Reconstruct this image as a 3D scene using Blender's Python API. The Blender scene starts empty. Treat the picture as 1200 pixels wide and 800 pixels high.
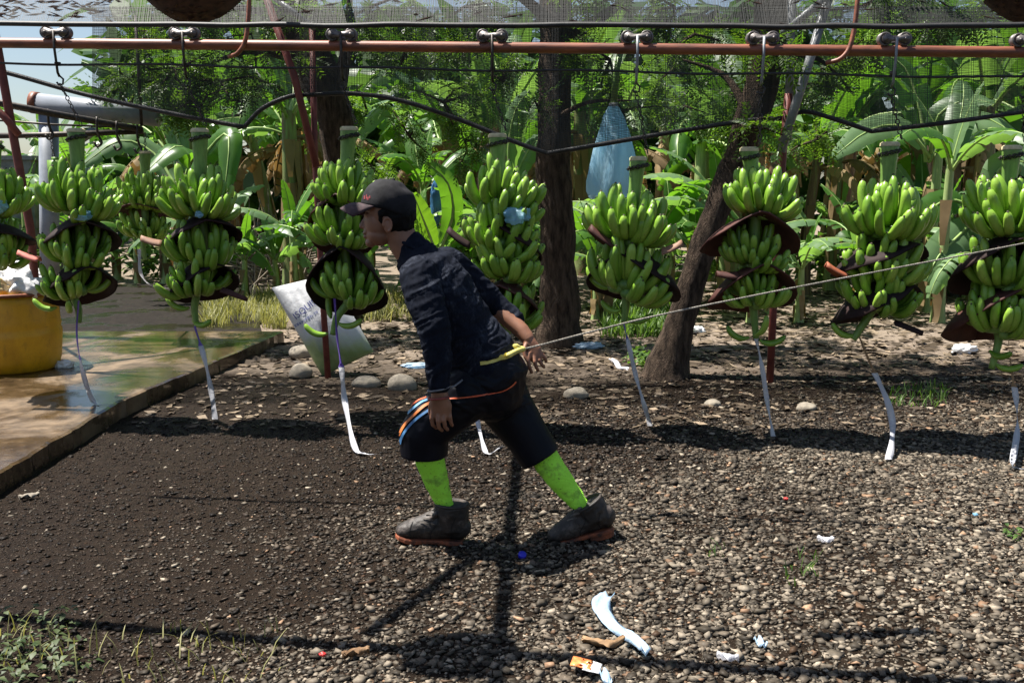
import bpy, bmesh, math, random
import numpy as np
from mathutils import Vector, Matrix, noise
from mathutils.bvhtree import BVHTree

random.seed(7)
rng = np.random.default_rng(7)
R = math.radians
scene = bpy.context.scene
COL = scene.collection

# ------------------------------------------------------------------ camera
CAM_H = 1.45
FPX = 1167.0                       # focal length in pixels of the 1200 px wide photograph
PITCH = math.atan(180.0 / FPX)
cam_data = bpy.data.cameras.new('camera')
cam_data.sensor_width = 36.0
cam_data.lens = 36.0 * FPX / 1200.0
cam_data.clip_start = 0.05
cam_data.clip_end = 900.0
cam = bpy.data.objects.new('camera', cam_data)
cam.location = (0, 0, CAM_H)
cam.rotation_euler = (math.pi / 2 - PITCH, 0, 0)
COL.objects.link(cam)
scene.camera = cam

# ------------------------------------------------------------------ light
SUN_TRAVEL = Vector((0.45, -0.12, -1.0)).normalized()   # high sun, behind and to the left
to_sun = -SUN_TRAVEL
sun_el = math.asin(to_sun.z)
sun_az = math.atan2(to_sun.x, to_sun.y)                 # clockwise from +Y
world = bpy.data.worlds.new('World')
scene.world = world
world.use_nodes = True
wn = world.node_tree
bg = wn.nodes['Background']
sky = wn.nodes.new('ShaderNodeTexSky')
sky.sky_type = 'NISHITA'
sky.sun_disc = False
sky.sun_elevation = sun_el
sky.sun_rotation = sun_az
sky.air_density = 1.0
sky.dust_density = 1.2
wn.links.new(sky.outputs[0], bg.inputs[0])
bg.inputs[1].default_value = 0.05
sl = bpy.data.lights.new('sun', 'SUN')
sl.energy = 5.0
sl.angle = R(0.5)
sl.color = (1.0, 0.955, 0.88)
so = bpy.data.objects.new('sun', sl)
so.rotation_euler = SUN_TRAVEL.to_track_quat('-Z', 'Y').to_euler()
so.location = (-6, 8, 12)
COL.objects.link(so)
scene.view_settings.view_transform = 'Standard'
scene.view_settings.look = 'None'
scene.view_settings.exposure = 1.4
scene.view_settings.gamma = 1.0
scene.cycles.use_denoising = True
scene.cycles.max_bounces = 8
scene.cycles.diffuse_bounces = 3
scene.cycles.glossy_bounces = 3
scene.cycles.transmission_bounces = 4
scene.cycles.transparent_max_bounces = 12
scene.cycles.caustics_reflective = False
scene.cycles.caustics_refractive = False
scene.cycles.sample_clamp_indirect = 6.0

# ------------------------------------------------------------------ measuring helpers
CO = Vector((0, 0, CAM_H))
FW = Vector((0, math.cos(PITCH), -math.sin(PITCH)))
UP = Vector((0, math.sin(PITCH), math.cos(PITCH)))
RT = Vector((1, 0, 0))

def ray(px, py):
    return FW + RT * ((px - 600) / FPX) + UP * (-(py - 400) / FPX)

def at(px, py, Y):
    """the point at distance Y in front of the viewpoint seen at a pixel of the photograph"""
    d = ray(px, py)
    return CO + d * (Y / d.y)

def gnd(px, py, z=0.0):
    d = ray(px, py)
    return CO + d * ((z - CAM_H) / d.z)

def row_y(x):                     # the line the rail and the bunches follow
    return 5.85 - 0.10 * x

def at_row(px, py, off=0.0):
    d = ray(px, py)
    t = (5.85 + off) / (d.y + 0.10 * d.x)
    return CO + d * t

# ------------------------------------------------------------------ materials
def nt(mat):
    mat.use_nodes = True
    return mat.node_tree, mat.node_tree.nodes['Principled BSDF']

def node(t, typ, **kw):
    n = t.nodes.new(typ)
    for k, v in kw.items():
        if k.startswith('i_'):
            n.inputs[k[2:]].default_value = v
        else:
            setattr(n, k, v)
    return n

def ramp(t, src, stops, interp='LINEAR'):
    r = t.nodes.new('ShaderNodeValToRGB')
    r.color_ramp.interpolation = interp
    el = r.color_ramp.elements
    while len(el) < len(stops):
        el.new(0.5)
    for e, (p, c) in zip(el, stops):
        e.position = p
        e.color = (c[0], c[1], c[2], 1)
    t.links.new(src, r.inputs[0])
    return r.outputs[0]

def mixc(t, fac, a, b, mode='MIX'):
    m = t.nodes.new('ShaderNodeMix')
    m.data_type = 'RGBA'
    m.blend_type = mode
    for sock, v in ((m.inputs[0], fac), (m.inputs[6], a), (m.inputs[7], b)):
        if hasattr(v, 'links'):
            t.links.new(v, sock)
        elif isinstance(v, (tuple, list)):
            sock.default_value = (v[0], v[1], v[2], 1)
        else:
            sock.default_value = v
    return m.outputs[2]

def math_n(t, op, a, b=0.0, clamp=False):
    m = t.nodes.new('ShaderNodeMath')
    m.operation = op
    m.use_clamp = clamp
    for sock, v in ((m.inputs[0], a), (m.inputs[1], b)):
        if hasattr(v, 'links'):
            t.links.new(v, sock)
        else:
            sock.default_value = v
    return m.outputs[0]

def noise_n(t, scale, detail=4, rough=0.6, coord='Object', vec=None, dist=0.0):
    n = t.nodes.new('ShaderNodeTexNoise')
    n.inputs['Scale'].default_value = scale
    n.inputs['Detail'].default_value = detail
    n.inputs['Roughness'].default_value = rough
    n.inputs['Distortion'].default_value = dist
    if vec is None:
        tc = t.nodes.new('ShaderNodeTexCoord')
        vec = tc.outputs[coord]
    t.links.new(vec, n.inputs['Vector'])
    return n.outputs['Fac']

def scaled(t, vec3, coord='Object'):
    tc = t.nodes.new('ShaderNodeTexCoord')
    m = t.nodes.new('ShaderNodeMapping')
    m.inputs['Scale'].default_value = vec3
    t.links.new(tc.outputs[coord], m.inputs[0])
    return m.outputs[0]

def bump(t, bs, h, strength=0.4, dist=0.01):
    b = t.nodes.new('ShaderNodeBump')
    b.inputs['Strength'].default_value = strength
    b.inputs['Distance'].default_value = dist
    t.links.new(h, b.inputs['Height'])
    t.links.new(b.outputs[0], bs.inputs['Normal'])

def simple(name, c1, c2, scale=8, rough=0.6, bump_s=0.2, bump_d=0.004, metal=0.0, stretch=None, spec=0.5, lo=0.35, hi=0.65):
    m = bpy.data.materials.new(name)
    t, b = nt(m)
    vec = scaled(t, stretch) if stretch else None
    f = noise_n(t, scale, 6, 0.65, vec=vec)
    t.links.new(ramp(t, f, [(lo, c1), (hi, c2)]), b.inputs['Base Color'])
    b.inputs['Roughness'].default_value = rough
    b.inputs['Metallic'].default_value = metal
    b.inputs['Specular IOR Level'].default_value = spec
    if bump_s:
        f2 = noise_n(t, scale * 4, 5, 0.65, vec=vec)
        bump(t, b, f2, bump_s, bump_d)
    return m

def leaf_mat(name, c1, c2, trans, tcol, scale=3.0, rough=0.42, coord='Object', per_object=True, spec=0.4):
    """leaf blade: glossy upper skin plus light coming through"""
    m = bpy.data.materials.new(name)
    t, b = nt(m)
    f = noise_n(t, scale, 4, 0.6, coord)
    src = f
    if per_object:
        oi = t.nodes.new('ShaderNodeObjectInfo')
        src = math_n(t, 'ADD', math_n(t, 'MULTIPLY', f, 0.6), math_n(t, 'MULTIPLY', oi.outputs['Random'], 0.4))
    else:
        g = t.nodes.new('ShaderNodeNewGeometry')
        src = math_n(t, 'ADD', math_n(t, 'MULTIPLY', f, 0.5), math_n(t, 'MULTIPLY', g.outputs['Random Per Island'], 0.5))
    base = ramp(t, src, [(0.25, c1), (0.75, c2)])
    t.links.new(base, b.inputs['Base Color'])
    b.inputs['Roughness'].default_value = rough
    b.inputs['Specular IOR Level'].default_value = spec
    tr = t.nodes.new('ShaderNodeBsdfTranslucent')
    t.links.new(mixc(t, 1.0, base, tcol, 'MULTIPLY'), tr.inputs[0])
    mx = t.nodes.new('ShaderNodeMixShader')
    mx.inputs[0].default_value = trans
    t.links.new(b.outputs[0], mx.inputs[1])
    t.links.new(tr.outputs[0], mx.inputs[2])
    t.links.new(mx.outputs[0], t.nodes['Material Output'].inputs[0])
    return m

M = {}
M['stalk'] = simple('banana_stalk_green', (0.10, 0.20, 0.035), (0.19, 0.32, 0.07), 14, 0.45, 0.15, stretch=(3, 3, 0.6))
M['tip'] = simple('banana_tip_dark', (0.02, 0.016, 0.008), (0.06, 0.05, 0.02), 60, 0.8, 0)
M['cut'] = simple('cut_stalk_end', (0.35, 0.30, 0.16), (0.55, 0.48, 0.28), 30, 0.7, 0.2)
M['pad'] = simple('foam_pad_dark', (0.010, 0.006, 0.006), (0.030, 0.013, 0.012), 5, 0.75, 0.25, spec=0.25)
M['pad_red'] = simple('foam_pad_maroon', (0.035, 0.012, 0.010), (0.085, 0.030, 0.022), 6, 0.7, 0.25, spec=0.3)
M['pad_rust'] = simple('foam_pad_rust', (0.22, 0.05, 0.02), (0.34, 0.10, 0.04), 9, 0.7, 0.25)
M['pad_tan'] = simple('foam_pad_tan', (0.20, 0.10, 0.06), (0.30, 0.17, 0.11), 9, 0.7, 0.25)
M['pad_pink'] = simple('foam_pad_pink', (0.40, 0.09, 0.07), (0.50, 0.15, 0.11), 9, 0.7, 0.2)
M['rust_rail'] = simple('rusty_rail', (0.10, 0.032, 0.016), (0.27, 0.085, 0.04), 7, 0.5, 0.3, 0.003, stretch=(0.5, 3, 3), spec=0.5)
M['rust_post'] = simple('red_oxide_post', (0.10, 0.018, 0.014), (0.20, 0.045, 0.032), 9, 0.6, 0.3)
M['grey_metal'] = simple('grey_galvanised', (0.16, 0.17, 0.18), (0.30, 0.31, 0.32), 10, 0.5, 0.2, metal=0.3)
M['trolley'] = simple('worn_trolley_metal', (0.07, 0.062, 0.058), (0.22, 0.195, 0.185), 30, 0.45, 0.2, metal=0.4)
M['dark_metal'] = simple('dark_chain_metal', (0.02, 0.018, 0.016), (0.07, 0.055, 0.045), 40, 0.5, 0.2, metal=0.5)
M['black_hose'] = simple('black_hose', (0.008, 0.008, 0.008), (0.022, 0.020, 0.020), 20, 0.6, 0.2)
M['net'] = simple('grey_net_thread', (0.020, 0.022, 0.022), (0.045, 0.047, 0.046), 3, 0.8, 0)
M['net_pale'] = simple('pale_roof_net_thread', (0.007, 0.0075, 0.007), (0.018, 0.018, 0.016), 3, 0.7, 0)
M['bark'] = simple('brown_bark', (0.024, 0.016, 0.011), (0.135, 0.094, 0.066), 12, 0.9, 1.0, 0.04, stretch=(2.2, 2.2, 0.5), spec=0.2)
M['twig'] = simple('dry_twig', (0.10, 0.08, 0.06), (0.28, 0.23, 0.17), 12, 0.9, 0.3)
M['pvc'] = simple('white_pvc', (0.18, 0.20, 0.23), (0.28, 0.30, 0.34), 5, 0.4, 0.1)
M['yellow'] = simple('yellow_plastic_drum', (0.44, 0.21, 0.006), (0.66, 0.35, 0.010), 5, 0.42, 0.1, stretch=(1, 1, 0.5))
M['white_bag'] = simple('white_plastic_bag', (0.55, 0.55, 0.54), (0.78, 0.78, 0.78), 6, 0.35, 0.3, 0.02)
M['tan_bag'] = simple('tan_plastic_bag', (0.40, 0.27, 0.11), (0.58, 0.43, 0.22), 6, 0.4, 0.3, 0.02)
M['tape'] = simple('white_plastic_ribbon', (0.66, 0.66, 0.72), (0.80, 0.80, 0.82), 10, 0.4, 0.1)
M['violet'] = simple('violet_ribbon', (0.10, 0.05, 0.30), (0.20, 0.12, 0.45), 14, 0.4, 0.1)
M['paleblue'] = simple('pale_blue_plastic', (0.45, 0.62, 0.78), (0.66, 0.78, 0.88), 18, 0.35, 0.4, 0.01)
M['stone'] = simple('grey_river_stone', (0.14, 0.12, 0.095), (0.30, 0.26, 0.20), 10, 0.85, 0.4, 0.01)
M['concrete_grey'] = simple('grey_concrete', (0.14, 0.14, 0.14), (0.24, 0.24, 0.235), 6, 0.85, 0.3)
M['dryleaf'] = simple('dry_leaf', (0.13, 0.07, 0.03), (0.36, 0.23, 0.12), 5, 0.8, 0.3)

M['darkblue'] = simple('dark_blue_plastic', (0.015, 0.07, 0.16), (0.04, 0.14, 0.28), 8, 0.35, 0.3)
# blue see-through bag plastic
m = bpy.data.materials.new('blue_bag_plastic'); M['bluebag'] = m
t, b = nt(m)
f = noise_n(t, 6, 5, 0.6, vec=scaled(t, (2.0, 2.0, 0.5)))
cc = ramp(t, f, [(0.3, (0.36, 0.64, 0.84)), (0.7, (0.56, 0.80, 0.93))])
t.links.new(cc, b.inputs['Base Color']); b.inputs['Roughness'].default_value = 0.22
bump(t, b, noise_n(t, 9, 5, 0.6, vec=scaled(t, (2.0, 2.0, 0.4))), 0.6, 0.03)
tr = t.nodes.new('ShaderNodeBsdfTranslucent'); t.links.new(cc, tr.inputs[0])
mx = t.nodes.new('ShaderNodeMixShader'); mx.inputs[0].default_value = 0.7
t.links.new(b.outputs[0], mx.inputs[1]); t.links.new(tr.outputs[0], mx.inputs[2])
t.links.new(mx.outputs[0], t.nodes['Material Output'].inputs[0])

# grime and scuffs on the drum
t = M['yellow'].node_tree; b = t.nodes['Principled BSDF']
src_ = b.inputs['Base Color'].links[0].from_socket
gr = noise_n(t, 5, 8, 0.75, vec=scaled(t, (2.2, 2.2, 0.8))); sc_ = noise_n(t, 14, 6, 0.8, vec=scaled(t, (0.5, 0.5, 4.0)))
k1 = math_n(t, 'MULTIPLY', math_n(t, 'SUBTRACT', gr, 0.52), 5.0, True); k2 = math_n(t, 'MULTIPLY', math_n(t, 'SUBTRACT', sc_, 0.60), 8.0, True)
t.links.new(mixc(t, math_n(t, 'MULTIPLY', math_n(t, 'MAXIMUM', k1, k2), 0.65), src_, (0.10, 0.055, 0.015)), b.inputs['Base Color'])
# thin ribbon film lets light through
for nm, base_c in (('tape', (0.78, 0.78, 0.80)), ('paleblue', (0.50, 0.66, 0.80))):
    t = M[nm].node_tree; b = t.nodes['Principled BSDF']
    tr = t.nodes.new('ShaderNodeBsdfTranslucent'); tr.inputs[0].default_value = base_c + (1,)
    mx = t.nodes.new('ShaderNodeMixShader'); mx.inputs[0].default_value = 0.5
    t.links.new(b.outputs[0], mx.inputs[1]); t.links.new(tr.outputs[0], mx.inputs[2]); t.links.new(mx.outputs[0], t.nodes['Material Output'].inputs[0])

# green banana skin, a little different on every finger
m = bpy.data.materials.new('green_banana_skin'); M['banana'] = m
t, b = nt(m)
oi = t.nodes.new('ShaderNodeObjectInfo')
f = noise_n(t, 9, 4, 0.6, vec=scaled(t, (1, 1, 1)))
src = math_n(t, 'ADD', math_n(t, 'MULTIPLY', f, 0.55), math_n(t, 'MULTIPLY', oi.outputs['Random'], 0.45))
base = ramp(t, src, [(0.2, (0.125, 0.25, 0.023)), (0.55, (0.21, 0.37, 0.040)), (0.85, (0.32, 0.46, 0.078))])
fs = noise_n(t, 70, 3, 0.7)
base = mixc(t, math_n(t, 'MULTIPLY', math_n(t, 'GREATER_THAN', fs, 0.66), 0.55), base, (0.05, 0.05, 0.02))
sm = noise_n(t, 16, 5, 0.75, vec=scaled(t, (1, 1, 1)), dist=0.8)
base = mixc(t, math_n(t, 'MULTIPLY', math_n(t, 'MULTIPLY', math_n(t, 'SUBTRACT', sm, 0.60), 9.0, True), 0.45), base, (0.075, 0.085, 0.03))
t.links.new(base, b.inputs['Base Color'])
b.inputs['Roughness'].default_value = 0.33
b.inputs['Specular IOR Level'].default_value = 0.45
bump(t, b, noise_n(t, 40, 3, 0.6), 0.08, 0.004)

# ------------------------------------------------------------------ mesh helpers
class MB:
    """collects vertices and faces (world coordinates) for one mesh object"""
    def __init__(s):
        s.v = []; s.f = []; s.mi = []; s.cur = 0
    def add(s, V, F):
        o = len(s.v)
        s.v.extend([tuple(p) for p in V])
        s.f.extend([tuple(i + o for i in q) for q in F])
        s.mi.extend([s.cur] * len(F))
    def box(s, c, size, rot=None):
        hx, hy, hz = [q / 2 for q in size]
        P = [Vector((x, y, z)) for x in (-hx, hx) for y in (-hy, hy) for z in (-hz, hz)]
        if rot: P = [rot @ p for p in P]
        c = Vector(c)
        s.add([c + p for p in P], [(0, 1, 3, 2), (4, 6, 7, 5), (0, 4, 5, 1), (2, 3, 7, 6), (0, 2, 6, 4), (1, 5, 7, 3)])
    def tube(s, pts, rad, n=8, cap=True, round_end=False, ry=None, side=None):
        pts = [Vector(p) for p in pts]
        if not hasattr(rad, '__len__'): rad = [rad] * len(pts)
        if ry is not None and not hasattr(ry, '__len__'): ry = [ry] * len(pts)
        if round_end:
            a = (pts[0] - pts[1]).normalized(); e = (pts[-1] - pts[-2]).normalized()
            P0, R0, Y0 = [], [], []
            for k in (80, 55, 28):
                P0.append(pts[0] + a * rad[0] * math.sin(R(k))); R0.append(rad[0] * math.cos(R(k)))
                if ry: Y0.append(ry[0] * math.cos(R(k)))
            P1, R1, Y1 = [], [], []
            for k in (28, 55, 80):
                P1.append(pts[-1] + e * rad[-1] * math.sin(R(k))); R1.append(rad[-1] * math.cos(R(k)))
                if ry: Y1.append(ry[-1] * math.cos(R(k)))
            pts = P0 + pts + P1; rad = R0 + list(rad) + R1
            if ry: ry = Y0 + list(ry) + Y1
        V = []; prev = None
        for i, p in enumerate(pts):
            tg = (pts[min(i + 1, len(pts) - 1)] - pts[max(i - 1, 0)])
            if tg.length < 1e-9: tg = Vector((0, 0, 1))
            tg.normalize()
            if side is not None:
                sv = Vector(side); sv = (sv - tg * sv.dot(tg)).normalized(); nv = sv.cross(tg).normalized()
            else:
                if prev is None:
                    h = Vector((0, 0, 1)) if abs(tg.z) < 0.9 else Vector((1, 0, 0))
                    nv = h.cross(tg).normalized()
                else:
                    nv = (prev - tg * prev.dot(tg)).normalized()
                prev = nv
                sv = tg.cross(nv)
            a, c = rad[i], (ry[i] if ry else rad[i])
            for k in range(n):
                q = 2 * math.pi * k / n
                V.append(p + nv * (a * math.cos(q)) + sv * (c * math.sin(q)))
        F = []
        for i in range(len(pts) - 1):
            for k in range(n):
                k2 = (k + 1) % n
                F.append((i * n + k, i * n + k2, (i + 1) * n + k2, (i + 1) * n + k))
        if cap:
            F.append(tuple(range(n - 1, -1, -1)))
            o = (len(pts) - 1) * n
            F.append(tuple(o + k for k in range(n)))
        s.add(V, F)
    def ellipsoid(s, c, r, rot=None, nu=14, nv=9):
        c = Vector(c); V = []
        for j in range(1, nv):
            th = math.pi * j / nv
            for i in range(nu):
                ph = 2 * math.pi * i / nu
                p = Vector((r[0] * math.sin(th) * math.cos(ph), r[1] * math.sin(th) * math.sin(ph), r[2] * math.cos(th)))
                V.append(c + (rot @ p if rot else p))
        top = Vector((0, 0, r[2])); bot = Vector((0, 0, -r[2]))
        V.append(c + (rot @ top if rot else top)); V.append(c + (rot @ bot if rot else bot))
        F = []
        for j in range(nv - 2):
            for i in range(nu):
                i2 = (i + 1) % nu
                F.append((j * nu + i, (j + 1) * nu + i, (j + 1) * nu + i2, j * nu + i2))
        T = (nv - 1) * nu
        for i in range(nu):
            i2 = (i + 1) % nu
            F.append((T, i, i2)); F.append((T + 1, (nv - 2) * nu + i2, (nv - 2) * nu + i))
        s.add(V, F)
    def lathe(s, c, prof, n=24, cap=True):
        c = Vector(c); V = []
        for (r_, z_) in prof:
            for k in range(n):
                q = 2 * math.pi * k / n
                V.append(c + Vector((r_ * math.cos(q), r_ * math.sin(q), z_)))
        F = []
        for i in range(len(prof) - 1):
            for k in range(n):
                k2 = (k + 1) % n
                F.append((i * n + k, i * n + k2, (i + 1) * n + k2, (i + 1) * n + k))
        if cap:
            F.append(tuple(range(n - 1, -1, -1)))
            o = (len(prof) - 1) * n
            F.append(tuple(o + k for k in range(n)))
        s.add(V, F)
    def sheet(s, G, th):
        """grid of points given a real thickness"""
        nr, nc = len(G), len(G[0])
        N = [[None] * nc for _ in range(nr)]
        for i in range(nr):
            for j in range(nc):
                a = Vector(G[min(i + 1, nr - 1)][j]) - Vector(G[max(i - 1, 0)][j])
                b_ = Vector(G[i][min(j + 1, nc - 1)]) - Vector(G[i][max(j - 1, 0)])
                q = a.cross(b_)
                N[i][j] = q.normalized() if q.length > 1e-12 else Vector((0, 0, 1))
        V = [Vector(G[i][j]) + N[i][j] * th / 2 for i in range(nr) for j in range(nc)]
        V += [Vector(G[i][j]) - N[i][j] * th / 2 for i in range(nr) for j in range(nc)]
        o = nr * nc; F = []
        ix = lambda i, j: i * nc + j
        for i in range(nr - 1):
            for j in range(nc - 1):
                F.append((ix(i, j), ix(i + 1, j), ix(i + 1, j + 1), ix(i, j + 1)))
                F.append((o + ix(i, j), o + ix(i, j + 1), o + ix(i + 1, j + 1), o + ix(i + 1, j)))
        for i in range(nr - 1):
            F.append((ix(i, 0), o + ix(i, 0), o + ix(i + 1, 0), ix(i + 1, 0)))
            F.append((ix(i, nc - 1), ix(i + 1, nc - 1), o + ix(i + 1, nc - 1), o + ix(i, nc - 1)))
        for j in range(nc - 1):
            F.append((ix(0, j), ix(0, j + 1), o + ix(0, j + 1), o + ix(0, j)))
            F.append((ix(nr - 1, j), o + ix(nr - 1, j), o + ix(nr - 1, j + 1), ix(nr - 1, j + 1)))
        s.add(V, F)

WL = {}                                  # world position of every thing's own origin

def build(mb, name, mats, parent=None, smooth=True, origin=None):
    if not isinstance(mats, (list, tuple)): mats = [mats]
    off = Vector((0, 0, 0))
    if parent is not None: off = WL.get(parent.name, Vector((0, 0, 0)))
    org = Vector(origin) if origin is not None else off
    me = bpy.data.meshes.new(name)
    me.from_pydata([(v[0] - org.x, v[1] - org.y, v[2] - org.z) for v in mb.v], [], mb.f)
    for mm in mats: me.materials.append(mm)
    if len(mats) > 1: me.polygons.foreach_set('material_index', mb.mi)
    if smooth: me.polygons.foreach_set('use_smooth', [True] * len(mb.f))
    me.update()
    o = bpy.data.objects.new(name, me)
    COL.objects.link(o)
    if parent is not None: o.parent = parent
    o.location = org - off
    WL[o.name] = org
    return o

def tag(o, label=None, cat=None, group=None, kind=None):
    if label: o['label'] = label
    if cat: o['category'] = cat
    if group: o['group'] = group
    if kind: o['kind'] = kind
    return o

def thing(name, loc, label, cat, group=None):
    o = bpy.data.objects.new(name, None)
    o.empty_display_size = 0.1
    o.location = loc
    COL.objects.link(o)
    WL[o.name] = Vector(loc)
    return tag(o, label, cat, group)

def inst(name, me, parent, mat4):
    o = bpy.data.objects.new(name, me)
    COL.objects.link(o)
    o.parent = parent
    o.matrix_basis = mat4
    return o

def np_mesh(name, V, F, mats, smooth=False, parent=None, attr=None, mi=None):
    """fast mesh from arrays; F is an (n,3) or (n,4) array"""
    V = np.asarray(V, dtype=np.float32); F = np.asarray(F, dtype=np.int32)
    k = F.shape[1]
    me = bpy.data.meshes.new(name)
    me.vertices.add(len(V)); me.vertices.foreach_set('co', V.ravel())
    me.loops.add(F.size); me.loops.foreach_set('vertex_index', F.ravel())
    me.polygons.add(len(F))
    me.polygons.foreach_set('loop_start', np.arange(0, F.size, k, dtype=np.int32))
    try:
        me.polygons.foreach_set('loop_total', np.full(len(F), k, dtype=np.int32))
    except Exception:
        pass
    if not isinstance(mats, (list, tuple)): mats = [mats]
    for mm in mats: me.materials.append(mm)
    if mi is not None: me.polygons.foreach_set('material_index', np.asarray(mi, dtype=np.int32))
    if smooth: me.polygons.foreach_set('use_smooth', np.ones(len(F), dtype=bool))
    if attr is not None:
        a = me.color_attributes.new('col', 'FLOAT_COLOR', 'POINT')
        a.data.foreach_set('color', np.asarray(attr, dtype=np.float32).ravel())
    me.update(); me.validate()
    o = bpy.data.objects.new(name, me)
    COL.objects.link(o)
    if parent is not None: o.parent = parent
    WL[o.name] = Vector((0, 0, 0))
    return o

def lerp_path(pts, n):
    """smooth curve through points (Catmull-Rom), n samples per span"""
    P = [Vector(p) for p in pts]
    P = [P[0] * 2 - P[1]] + P + [P[-1] * 2 - P[-2]]
    out = []
    for i in range(1, len(P) - 2):
        for k in range(n):
            u = k / n
            a, b_, c, d = P[i - 1], P[i], P[i + 1], P[i + 2]
            out.append(0.5 * ((2 * b_) + (c - a) * u + (2 * a - 5 * b_ + 4 * c - d) * u * u + (3 * b_ - a - 3 * c + d) * u ** 3))
    out.append(P[-2])
    return out
# ------------------------------------------------------------------ ground
def wet(x, y):
    """0 dry .. 1 wet: the soil beside the washing slab is wet"""
    e = -1.0 + 0.22 * (y - 3)
    q = 1 / (1 + math.exp((x - e) * 2.2))
    return q

def gh(x, y):
    if y > 14 or abs(x) > 9 or y < 1.2: return 0.0
    f = min(1, (14 - y) / 4) * min(1, (9 - abs(x)) / 2)
    h = noise.noise(Vector((x * 0.9, y * 0.9, 0.3))) * 0.012 + noise.noise(Vector((x * 4, y * 4, 3.1))) * 0.006
    h += noise.noise(Vector((x * 14, y * 14, 7.7))) * 0.004
    return h * f

def axis(a, b_, fine0, fine1, step, coarse):
    xs = list(np.arange(fine0, fine1 + 1e-6, step))
    d = step; p = fine1
    while p < b_:
        d *= 1.35; p += d; xs.append(min(p, b_))
    d = step; p = fine0; lo = []
    while p > a:
        d *= 1.35; p -= d; lo.append(max(p, a))
    return lo[::-1] + xs
gx = axis(-260, 260, -4.2, 4.2, 0.045, 0)
gy = axis(-40, 420, 2.0, 9.5, 0.045, 0)
V = np.array([(x, y, gh(x, y)) for y in gy for x in gx], dtype=np.float32)
nx, ny = len(gx), len(gy)
ii = np.arange(nx * ny).reshape(ny, nx)
F = np.stack([ii[:-1, :-1], ii[:-1, 1:], ii[1:, 1:], ii[1:, :-1]], -1).reshape(-1, 4)

m = bpy.data.materials.new('earth_and_gravel'); M['ground'] = m
t, b = nt(m)
tc = t.nodes.new('ShaderNodeTexCoord')
sep = t.nodes.new('ShaderNodeSeparateXYZ'); t.links.new(tc.outputs['Object'], sep.inputs[0])
n1 = noise_n(t, 1.1, 5, 0.6); n2 = noise_n(t, 22, 6, 0.75); n3 = noise_n(t, 140, 4, 0.7)
dark = ramp(t, n2, [(0.3, (0.0056, 0.0037, 0.0025)), (0.7, (0.025, 0.0162, 0.0108))])
mid = ramp(t, n2, [(0.3, (0.0062, 0.0041, 0.0027)), (0.7, (0.027, 0.018, 0.012))])
tan_ = ramp(t, n2, [(0.3, (0.11, 0.085, 0.066)), (0.7, (0.31, 0.25, 0.195))])
# wet to dry from left to right
fx = math_n(t, 'ADD', math_n(t, 'MULTIPLY', sep.outputs['X'], 0.42), 0.55)
fx = math_n(t, 'ADD', fx, math_n(t, 'MULTIPLY', math_n(t, 'SUBTRACT', n1, 0.5), 1.6), True)
c = mixc(t, fx, dark, mid)
# the packed path farther back is pale and dry
fy = math_n(t, 'MULTIPLY', math_n(t, 'SUBTRACT', sep.outputs['Y'], 7.3), 0.55)
fy = math_n(t, 'ADD', fy, math_n(t, 'MULTIPLY', math_n(t, 'SUBTRACT', n1, 0.5), 1.8), True)
wl = math_n(t, 'MULTIPLY', math_n(t, 'ADD', math_n(t, 'MULTIPLY', sep.outputs['Y'], -1.0), 17.0), 0.25, True)
c = mixc(t, fy, c, tan_)
c = mixc(t, math_n(t, 'MULTIPLY', math_n(t, 'GREATER_THAN', n3, 0.62), 0.35), c, (0.24, 0.19, 0.14))
t.links.new(c, b.inputs['Base Color'])
rr = t.nodes.new('ShaderNodeMapRange'); t.links.new(fx, rr.inputs[0])
rr.inputs[3].default_value = 0.55; rr.inputs[4].default_value = 0.95
b.inputs['Specular IOR Level'].default_value = 0.06
t.links.new(rr.outputs[0], b.inputs['Roughness'])
hs = math_n(t, 'ADD', math_n(t, 'MULTIPLY', n2, 0.7), math_n(t, 'MULTIPLY', n3, 0.45))
bump(t, b, hs, 0.9, 0.022)
ground = np_mesh('ground', V, F, M['ground'], True)
tag(ground, kind='structure')

# ------------------------------------------------------------------ wet concrete slab on the left
SZ = 0.11
m = bpy.data.materials.new('wet_concrete'); M['slab'] = m
t, b = nt(m)
n1 = noise_n(t, 1.5, 5, 0.62, dist=0.7, vec=scaled(t, (1.0, 0.75, 1.0))); n2 = noise_n(t, 9, 6, 0.7); n3 = noise_n(t, 60, 4, 0.7)
tcs = t.nodes.new('ShaderNodeTexCoord'); ss = t.nodes.new('ShaderNodeSeparateXYZ'); t.links.new(tcs.outputs['Object'], ss.inputs[0])
n1 = math_n(t, 'ADD', n1, math_n(t, 'MULTIPLY', math_n(t, 'ADD', ss.outputs['X'], 3.1), 0.06))
c = ramp(t, math_n(t, 'ADD', math_n(t, 'MULTIPLY', n1, 0.6), math_n(t, 'MULTIPLY', n2, 0.4)),
         [(0.38, (0.018, 0.012, 0.008)), (0.50, (0.065, 0.042, 0.022)), (0.62, (0.165, 0.112, 0.064))])
t.links.new(c, b.inputs['Base Color'])
pud = ramp(t, n1, [(0.46, (0.13, 0.13, 0.13)), (0.60, (0.48, 0.48, 0.48))])
t.links.new(pud, b.inputs['Roughness'])
bump(t, b, math_n(t, 'ADD', n2, math_n(t, 'MULTIPLY', n3, 0.3)), 0.10, 0.006)
b.inputs['Specular IOR Level'].default_value = 0.6
E0 = gnd(0, 553, SZ); E1 = gnd(150, 466, SZ); E2 = gnd(332, 388, SZ)
edge = [gnd(-140, 632, SZ), E0, gnd(70, 512, SZ), E1, gnd(240, 428, SZ), E2]
P = lerp_path(edge, 26)
mb = MB(); nP = len(P); back = gnd(100, 386, SZ).y
V = []
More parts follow.
